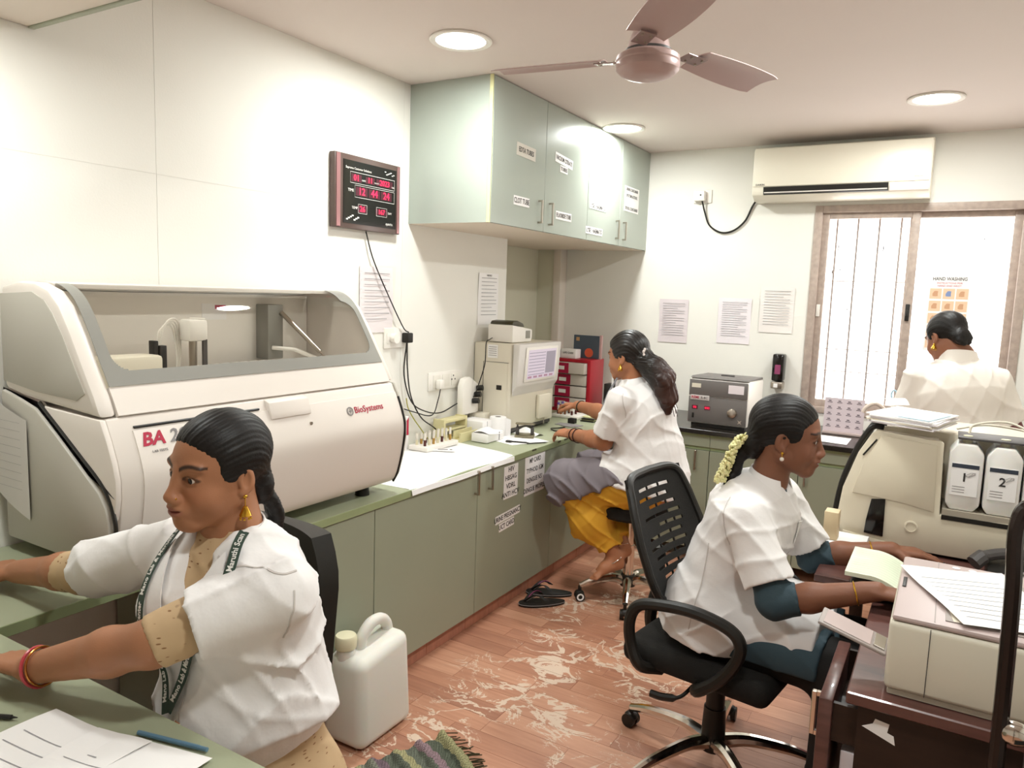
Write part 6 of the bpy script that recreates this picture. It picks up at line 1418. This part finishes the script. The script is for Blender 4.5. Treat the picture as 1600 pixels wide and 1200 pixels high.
S.cone(pel+L2*.08+Vector((0,0,.02)),knL+Vector((-.012,-.004,.005)),.142,.124,k=.05); S.cone(pel-L2*.08+Vector((0,0,.02)),knR+Vector((-.008,0,.005)),.142,.120,k=.05)
S.cut((.70,3.4,.50),(.52,0,-1),k=.01); S.disp = fold([((.5,.5,.6),.10,.010),((.7,-.4,.5),.07,.005)],8)
sdf_obj('tunic', S, .007, mat('grey_tunic','#787075',.8), p2)
S = Sdf()
S.cone(nk-Vector((0,0,.085)),chs,.088,.18,k=.05,n=F2,sq=.68); S.cone(chs,wst,.18,.178,k=.05,n=F2,sq=.80); S.cone(wst,Vector((1.12,3.555,.585)),.178,.225,k=.05,n=F2,sq=.9,flat=(False,True))
S.ell(chs+F2*.055,(.09,.13,.09),k=.05); S.ell(chs-F2*.03+Vector((0,0,.02)),(.13,.15,.13),k=.05); S.cone(pel+L2*.08+Vector((0,0,.05)),Vector((.90,3.46,.70)),.15,.10,k=.05,flat=(False,True)); S.cone(pel-L2*.08+Vector((0,0,.05)),Vector((.92,3.66,.70)),.15,.09,k=.05,flat=(False,True))
for sh,el,e0 in ((shR,elR,.62),(shL,elL,.80)):
    S.cone(nk-Vector((0,0,.062)),sh-Vector((0,0,.026)),.056,.056,k=.03); en = sh.lerp(el,e0); S.cone(sh-Vector((0,0,.022)),en,.066,.074,k=.03,flat=(False,True))
    dv = (el-sh).normalized(); S.cone(en-dv*.022,en+dv*.03,.053,.056,k=.002,op='s')
S.cut((1.12,3.56,.60),(-.15,-.2,-1),k=.01)
S.cone(nk+F2*.115+Vector((0,0,.03)),chs+F2*.21,.052,.012,k=.01,op='s',n=F2,sq=2.2); S.ell(nk+Vector((0,0,.02)),(.056,.056,.05),k=.012,op='s')
S.disp = fold([((.4,.3,.85),.13,.0055),((.9,-.2,-.4),.10,.004),((.2,.9,.3),.06,.002)],21)
c2_ = sdf_obj('lab_coat', S, .006, COAT, p2); C2 = S
nk2 = nk.copy()
def colf2(u, v):
    a = -2.35+4.7*u; r = .062+.022*v
    return nk2-F2*math.cos(a)*(r+.002)+L2*math.sin(a)*(r+.010)+F2*.006+Vector((0,0,.034-.055*v-.03*(1-math.cos(a))*.5))
obj('collar', MB().sheet(colf2, 30, 6, .003), COAT, c2_, True)
rib(c2_, C2, [shL+L2*.15+Vector((.04,0,.02)), shL+L2*.15+Vector((.05,0,-.05)), shL+L2*.15+Vector((.04,0,-.10))], V3(-L2), .004)
obj('scarf_edge', MB().tube([nk+L2*.07+F2*.06+Vector((0,0,.02)), nk+L2*.085+F2*.10-Vector((0,0,.06)), nk+L2*.07+F2*.145-Vector((0,0,.16)), nk+L2*.05+F2*.165-Vector((0,0,.24))],.005,6), mat('grey_trim','#8d8d92',.7), c2_, True)
Mp = frame(V3(C2.march(np.array([(chs+L2*.10+F2*.4-Vector((0,0,.02)))[:]]),V3(-F2),off=.003)[0]), L2*-1+F2*.3, (0,0,1))
obj('pocket_badge', MB().box((-.02,-.03,0),(.02,.03,.002),M=Mp), WHI, c2_, True); obj('badge_mark', MB().box((-.006,-.022,.0022),(.008,.022,.0028),M=Mp), INK, c2_, True)
S = Sdf(); hair_cap(S, HM2, 1.06); S.M = HM2; S.ell((0,-.095,-.0),(.035,.03,.03),k=.03)
S.M = None; q0 = HM2 @ Vector((0,-.10,-.01))
tail = [(q0,.034),(q0+Vector((.055,-.004,-.03)),.040),(q0+Vector((.095,-.01,-.085)),.046),(q0+Vector((.112,-.01,-.145)),.046),(q0+Vector((.118,-.008,-.20)),.036),(q0+Vector((.125,-.008,-.24)),.012)]
S.chain(tail,k=.03); S.cone(HM2 @ Vector((0,-.08,-.03)), q0+Vector((.08,0,-.12)),.045,.04,k=.03)
hdsp = hair_disp(HM2,.0012,60); S.disp = lambda x,y,z: hdsp(x,y,z)-.0055*np.sin(60*z+35*x+3*np.sin(25*y))*np.clip((x-q0.x+.0)*14,0,1)-.002*np.sin(300*y+60*z)*np.clip((x-q0.x)*14,0,1)
kh = np.array(lin('#17100c')[:3]); kt = np.array(lin('#3d2119')[:3])
def tone2(V): t_ = np.clip((V[:,0]-q0.x-.04)*9,0,1)[:,None]; return kh*(1-t_)+kt*t_
sdf_obj('hair', S, .0040, mat('hair_brown','#20140f',.4,attr='tone'), p2, (), tone2)
rs_ = random.Random(4)
for k in range(60):
    a = q0+Vector((.07+.05*rs_.random(),.03*(rs_.random()-.5),-.05-.13*rs_.random())); b_ = a+Vector((.03*rs_.random()+.012,.03*(rs_.random()-.5),-.02-.05*rs_.random())); c_ = b_+Vector((.02*(rs_.random()-.3),0,-.02-.02*rs_.random()))
    obj('hair_strand', MB().tube([a,b_,c_],.0018,4), mat('hair_tip','#3a1f17',.45), p2, True)
cl = obj('hair_clip', MB().ball(HM2 @ Vector((-.02,-.105,.02)),.007,8), mat('clip_pearl','#d8ccc6',.25), p2, True)
for k in range(7):
    a = k*.9; c_ = HM2 @ Vector((-.022+.016*math.cos(a),-.108,.02+.018*math.sin(a))); obj('petal', MB().ball(c_,(.007,.006,.009),8), MATS['clip_pearl'], cl, True)
earring(p2, HM2, -1, .008); bangle(p2, wrL+(elL-wrL)*.10, elL-wrL,.034,.0028,mat('thread_band','#3a1a16',.7)); bangle(p2, wrL+(elL-wrL)*.24, elL-wrL,.038,.0028,MATS['thread_band']); bangle(p2, wrR+(elR-wrR)*.12, elR-wrR,.033,.004,mat('dark_bead','#2a2313',.5)); 
bangle(p2, anL+Vector((-.005,-.01,-.012)), anL-knL,.042,.0022,CHROME,'anklet'); bangle(p2, anR+Vector((-.005,-.01,-.012)), anR-knR,.042,.0022,CHROME,'anklet')
T2 = _t.time(); print('person2', T2-T1)

# ---------------- woman on the mesh chair, facing right
p3 = person('woman in white lab coat with jasmine in her braid typing beside the printer', (1.82,2.40,.47))
a3 = math.radians(-4); F3 = Vector((math.cos(a3),math.sin(a3),0)); L3 = Vector((-F3.y,F3.x,0))
nk = Vector((1.925,2.385,1.035)); pel = Vector((1.79,2.41,.55)); wst = Vector((1.82,2.40,.72)); chs = Vector((1.88,2.39,.90))
shR = Vector((1.895,2.235,.962)); shL = Vector((1.935,2.53,.972)); elR = Vector((2.005,2.185,.725)); wrR = Vector((2.262,2.235,.80)); elL = Vector((2.045,2.60,.745)); wrL = Vector((2.27,2.655,.80))
HM3 = head_frame((1.957,2.379,1.168),13,-5,0,1.05)
S = Sdf(); head(S,HM3); S.cone(HM3 @ Vector((0,-.015,-.03)), nk, .048,.054,k=.02); S.cone(nk,chs,.06,.115,k=.04,n=F3,sq=.65); S.cone(chs,pel,.115,.135,k=.04,n=F3,sq=.7)
for sh,el,wr in ((shR,elR,wrR),(shL,elL,wrL)):
    S.cone(nk-Vector((0,0,.07)),sh-Vector((0,0,.035)),.035,.036,k=.03); S.cone(sh-Vector((0,0,.03)),el,.040,.040,k=.02); S.cone(el,el.lerp(wr,.35),.040,.040,k=.02); S.cone(el.lerp(wr,.35),wr,.040,.027,k=.02)
for s in (-1,1):
    kn_ = pel+F3*.42+L3*s*.10-Vector((0,0,.03)); S.cone(pel+L3*s*.09,kn_,.08,.06,k=.03); S.cone(kn_,kn_+F3*-.02+Vector((0,0,-.43)),.055,.036,k=.03); S.cone(kn_+F3*-.02+Vector((0,0,-.455)),kn_+F3*.12+Vector((0,0,-.485)),.034,.024,k=.02)
fb = [hand(S, wrR, (.985,.12,-.03), (0,0,1), 1, (.2,.35,.3)), hand(S, wrL, (.95,.30,-.02), (0,0,1), -1, (.2,.3,.25)), (HM3 @ Vector((0,.01,0))-Vector((.135,.135,.12)), HM3 @ Vector((0,.01,0))+Vector((.135,.135,.14)), .0023)]
b3 = sdf_obj('body', S, .007, SKIN, p3, fb, head_color(HM3,'#80543f','#74423c')); eyes(b3,HM3,(0,1,-.15))
S = Sdf()     # black trousers
for s in (-1,1):
    kn_ = pel+F3*.42+L3*s*.10-Vector((0,0,.03)); S.cone(pel+L3*s*.09,kn_,.098,.082,k=.05); S.cone(kn_,kn_+F3*-.02+Vector((0,0,-.42)),.082,.070,k=.05,flat=(False,True))
sdf_obj('trousers', S, .008, mat('black_cotton','#14110f',.85), p3)
S = Sdf()     # teal tunic: lap and cuffs
TEAL = mat('teal_cotton','#33464f',.75,bump=.05,bscale=200)
for s in (-1,1):
    kn_ = pel+F3*.42+L3*s*.10-Vector((0,0,.03)); S.cone(pel+L3*s*.08+Vector((0,0,.01)),kn_+F3*-.06+Vector((0,0,.012)),.115,.095,k=.06,flat=(False,True))
S.cut(pel+Vector((0,0,-.045)),(0,0,-1)); S.cone(nk-Vector((0,0,.05)),chs,.08,.145,k=.05,n=F3,sq=.62); S.cone(chs,pel,.145,.17,k=.05,n=F3,sq=.72)
for sh,el,t0,t1 in ((shR,elR,.5,1.0),(shL,elL,.5,1.0)):
    S.cone(sh.lerp(el,.72),el,.049,.050,k=.01,flat=(True,False))
for el,wr in ((elR,wrR),(elL,wrL)): S.cone(el,el.lerp(wr,.24),.050,.048,k=.02,flat=(False,True))
S.disp = fold([((.5,.5,.6),.07,.003)],9)
sdf_obj('tunic', S, .006, TEAL, p3)
S = Sdf()
S.cone(nk-Vector((0,0,.085)),chs,.088,.165,k=.05,n=F3,sq=.68); S.cone(chs,wst,.165,.160,k=.05,n=F3,sq=.78); S.cone(wst,pel+Vector((-.0,0,.0)),.160,.205,k=.05,n=F3,sq=.84); S.cone(pel,pel-Vector((.005,0,.055)),.205,.215,k=.04,n=F3,sq=.85,flat=(False,True))
S.ell(chs+F3*.05,(.085,.125,.085),k=.05); S.ell(chs-F3*.045+Vector((0,0,-.02)),(.08,.13,.13),k=.05)
for s in (-1,1): S.cone(pel+L3*s*.07+Vector((0,0,.04)),pel+F3*.345+L3*s*.09+Vector((0,0,.035)),.135,.088,k=.05,flat=(False,True))
S.cut(pel+Vector((.1,0,-.055)),(-.10,0,-1),k=.006)
for sh,el,e0 in ((shR,elR,.80),(shL,elL,.80)):
    S.cone(nk-Vector((0,0,.062)),sh-Vector((0,0,.026)),.056,.056,k=.03); en = sh.lerp(el,e0); S.cone(sh-Vector((0,0,.022)),en,.066,.072,k=.03,flat=(False,True))
    dv = (el-sh).normalized(); S.cone(en-dv*.022,en+dv*.03,.053,.056,k=.002,op='s')
S.cone(nk+F3*.11+Vector((0,0,.03)),chs+F3*.2,.045,.010,k=.01,op='s',n=F3,sq=2.2); S.ell(nk+Vector((0,0,.02)),(.054,.054,.05),k=.012,op='s')
S.disp = fold([((.6,.1,.75),.12,.0055),((-.5,.2,.8),.09,.004),((.2,.9,.3),.06,.002)],31)
c3c = sdf_obj('lab_coat', S, .0055, COAT, p3); C3 = S
nk3 = nk.copy()
def colf3(u, v):
    a = -2.3+4.6*u; r = .060+.020*v
    return nk3-F3*math.cos(a)*(r+.002)+L3*math.sin(a)*(r+.008)+F3*.006+Vector((0,0,.040-.055*v-.035*(1-math.cos(a))*.5))
obj('collar', MB().sheet(colf3, 30, 6, .003), COAT, c3c, True)
rib(c3c, C3, [shR-L3*.2+Vector((-.055,0,.03)), shR-L3*.2+Vector((-.05,0,-.04)), shR-L3*.2+Vector((-.03,0,-.10))], V3(L3), .004)
rib(c3c, C3, [wst-L3*.4+Vector((-.02,0,.12)), wst-L3*.4+Vector((-.03,0,0)), pel-L3*.4+Vector((-.02,0,.0))], V3(L3), .003)
rib(c3c, C3, [chs+F3*.4+Vector((0,0,.02)), wst+F3*.4, wst+F3*.4-Vector((0,0,.1))], V3(-F3), .02, COAT, 'placket', .002, .002)
S = Sdf(); hair_cap(S, HM3, 1.0); S.M = HM3; S.ell((0,-.078,-.03),(.045,.035,.045),k=.03); S.M = None
bp_ = [HM3 @ Vector((.0,-.092,-.045)), HM3 @ Vector((.0,-.118,-.085)), HM3 @ Vector((.01,-.125,-.14)), Vector((1.795,2.335,.95)), Vector((1.775,2.33,.89))]
braid(S, bp_, .027); S.disp = hair_disp(HM3); sdf_obj('hair', S, .0033, HAIR, p3)
JAS = mat('jasmine','#e6e0a6',.6,sss=.1)
g0 = bez([HM3 @ Vector((.02,-.108,-.005)), HM3 @ Vector((.024,-.128,-.04)), HM3 @ Vector((.028,-.140,-.085)), HM3 @ Vector((.03,-.150,-.125)), HM3 @ Vector((.03,-.156,-.15))],8)
rs_ = random.Random(8); gar = obj('jasmine_garland', MB().tube(g0,.006,6), mat('garland_thread','#b9b06a',.8), p3, True)
bud = None
for i,q in enumerate(g0):
    for j in range(5):
        a = rs_.random()*6.28; c_ = q+Vector((.013*math.cos(a),.013*math.sin(a),.006*(rs_.random()-.5)))
        M_ = Matrix.Rotation(rs_.random()*3,3,'Y') @ Matrix.Rotation(rs_.random()*3,3,'X')
        obj('flower_bud', MB().ball(c_,(.0058,.0058,.009),6,M=M_.to_4x4()), JAS, gar, True)
earring(p3, HM3, 1, .012, GOLD, True); bangle(p3, wrR+(elR-wrR)*.20, elR-wrR,.033,.0022,GOLD); bangle(p3, wrL+(elL-wrL)*.25, elL-wrL,.033,.0022,GOLD)
rg_ = wrR+Vector((.105,.012,-.012)); bangle(p3, rg_, (1,0,0), .0105,.002,STEEL,'ring')
T3 = _t.time(); print('person3', T3-T2)

# ---------------- woman standing at the window, back to the room
p4 = person('woman in cream lab coat standing at the window with her back turned', (2.44,4.03,0))
F4 = Vector((math.cos(math.radians(97)),math.sin(math.radians(97)),0)); L4 = Vector((-F4.y,F4.x,0))
nk = Vector((2.412,4.075,1.358)); pel = Vector((2.46,4.05,.82)); wst = Vector((2.45,4.06,1.0)); chs = Vector((2.43,4.05,1.19)); shL = nk+L4*.158-Vector((0,0,.082)); shR = nk-L4*.158-Vector((0,0,.082))
elL = Vector((2.215,4.10,1.03)); elR = Vector((2.645,4.14,1.02)); wrL = Vector((2.28,4.30,.98)); wrR = Vector((2.50,4.32,.97))
HM4 = head_frame((2.36,4.10,1.440),128,-24,0,1.0)
S = Sdf(); head(S,HM4); S.cone(HM4 @ Vector((0,-.02,-.03)), nk,.048,.054,k=.02); S.cone(nk,chs,.06,.115,k=.04,n=F4,sq=.65); S.cone(chs,pel,.115,.14,k=.04,n=F4,sq=.7)
for sh,el,wr in ((shR,elR,wrR),(shL,elL,wrL)):
    S.cone(nk-Vector((0,0,.07)),sh-Vector((0,0,.035)),.035,.036,k=.03); S.cone(sh-Vector((0,0,.03)),el,.040,.042,k=.02); S.cone(el,wr,.042,.028,k=.02)
for s in (-1,1):
    h_ = pel+L4*s*.09; S.cone(h_,h_-Vector((0,0,.40)),.085,.058,k=.03); S.cone(h_-Vector((0,0,.40)),h_-Vector((0,0,.75)),.055,.036,k=.03); S.cone(h_-Vector((0,0,.775)),h_+F4*.15-Vector((0,0,.79)),.034,.024,k=.02)
fb = [hand(S, wrL, (.5,.8,-.3), (0,0,1), 1, (.3,.4,.3)), hand(S, wrR, (-.5,.8,-.3), (0,0,1), -1, (.3,.4,.3)), (HM4 @ Vector((0,.01,0))-Vector((.135,.135,.13)), HM4 @ Vector((0,.01,0))+Vector((.135,.135,.14)), .0035)]
sdf_obj('body', S, .008, SKIN, p4, fb, head_color(HM4,'#8f5f48'))
S = Sdf()
for sh,el,wr in ((shR,elR,wrR),(shL,elL,wrL)): S.cone(sh.lerp(el,.3),el,.060,.056,k=.02); S.cone(el,el.lerp(wr,.3),.056,.050,k=.02,flat=(False,True))
S.cone(pel+Vector((0,0,.05)),pel-Vector((0,0,.50)),.17,.24,k=.04,n=F4,sq=.8,flat=(False,True)); S.disp = fold([((.6,.6,.1),.09,.005)],2)
sdf_obj('kurta', S, .008, MAROON, p4)
S = Sdf(); S.cone(nk-Vector((0,0,.085)),chs,.088,.168,k=.05,n=F4,sq=.70); S.cone(chs,wst,.168,.165,k=.05,n=F4,sq=.78); S.cone(wst,pel-Vector((0,0,.04)),.165,.205,k=.05,n=F4,sq=.84,flat=(False,True)); S.ell(chs-F4*.03+Vector((0,0,.0)),(.14,.085,.13),k=.05)
for sh,el in ((shR,elR),(shL,elL)):
    S.cone(nk-Vector((0,0,.062)),sh-Vector((0,0,.026)),.056,.056,k=.03); en = sh.lerp(el,.80); S.cone(sh-Vector((0,0,.022)),en,.066,.080,k=.03,flat=(False,True)); dv = (el-sh).normalized(); S.cone(en-dv*.022,en+dv*.03,.053,.056,k=.002,op='s')
S.ell(nk+Vector((0,0,.02))+F4*.02,(.056,.056,.05),k=.012,op='s')
S.disp = fold([((.5,.1,.85),.12,.005),((.9,.2,-.3),.09,.004),((.9,.1,.1),.06,.002)],41)
c4c = sdf_obj('lab_coat', S, .007, mat('coat_cream','#ebe3da',.8,bump=.05,bscale=260), p4); C4 = S
nk4 = nk.copy()
obj('collar', MB().sheet(lambda u,v: nk4-F4*math.cos(-2.3+4.6*u)*(.062+.022*v)+L4*math.sin(-2.3+4.6*u)*(.070+.022*v)+Vector((0,0,.04-.06*v-.03*(1-math.cos(-2.3+4.6*u))*.5)), 30, 6, .003), MATS['coat_cream'], c4c, True)
S = Sdf(); hair_cap(S, HM4, 1.0); S.M = HM4; S.ell((0,-.085,-.02),(.045,.035,.04),k=.03)
for k in range(7): S.ell((.028*math.cos(k*.9),-.098,-.03+.024*math.sin(k*.9)),(.016,.013,.016),k=.006)
S.M = None; S.disp = hair_disp(HM4); sdf_obj('hair', S, .0042, HAIR, p4); earring(p4, HM4, -1, .006)
print('person4', _t.time()-T3)
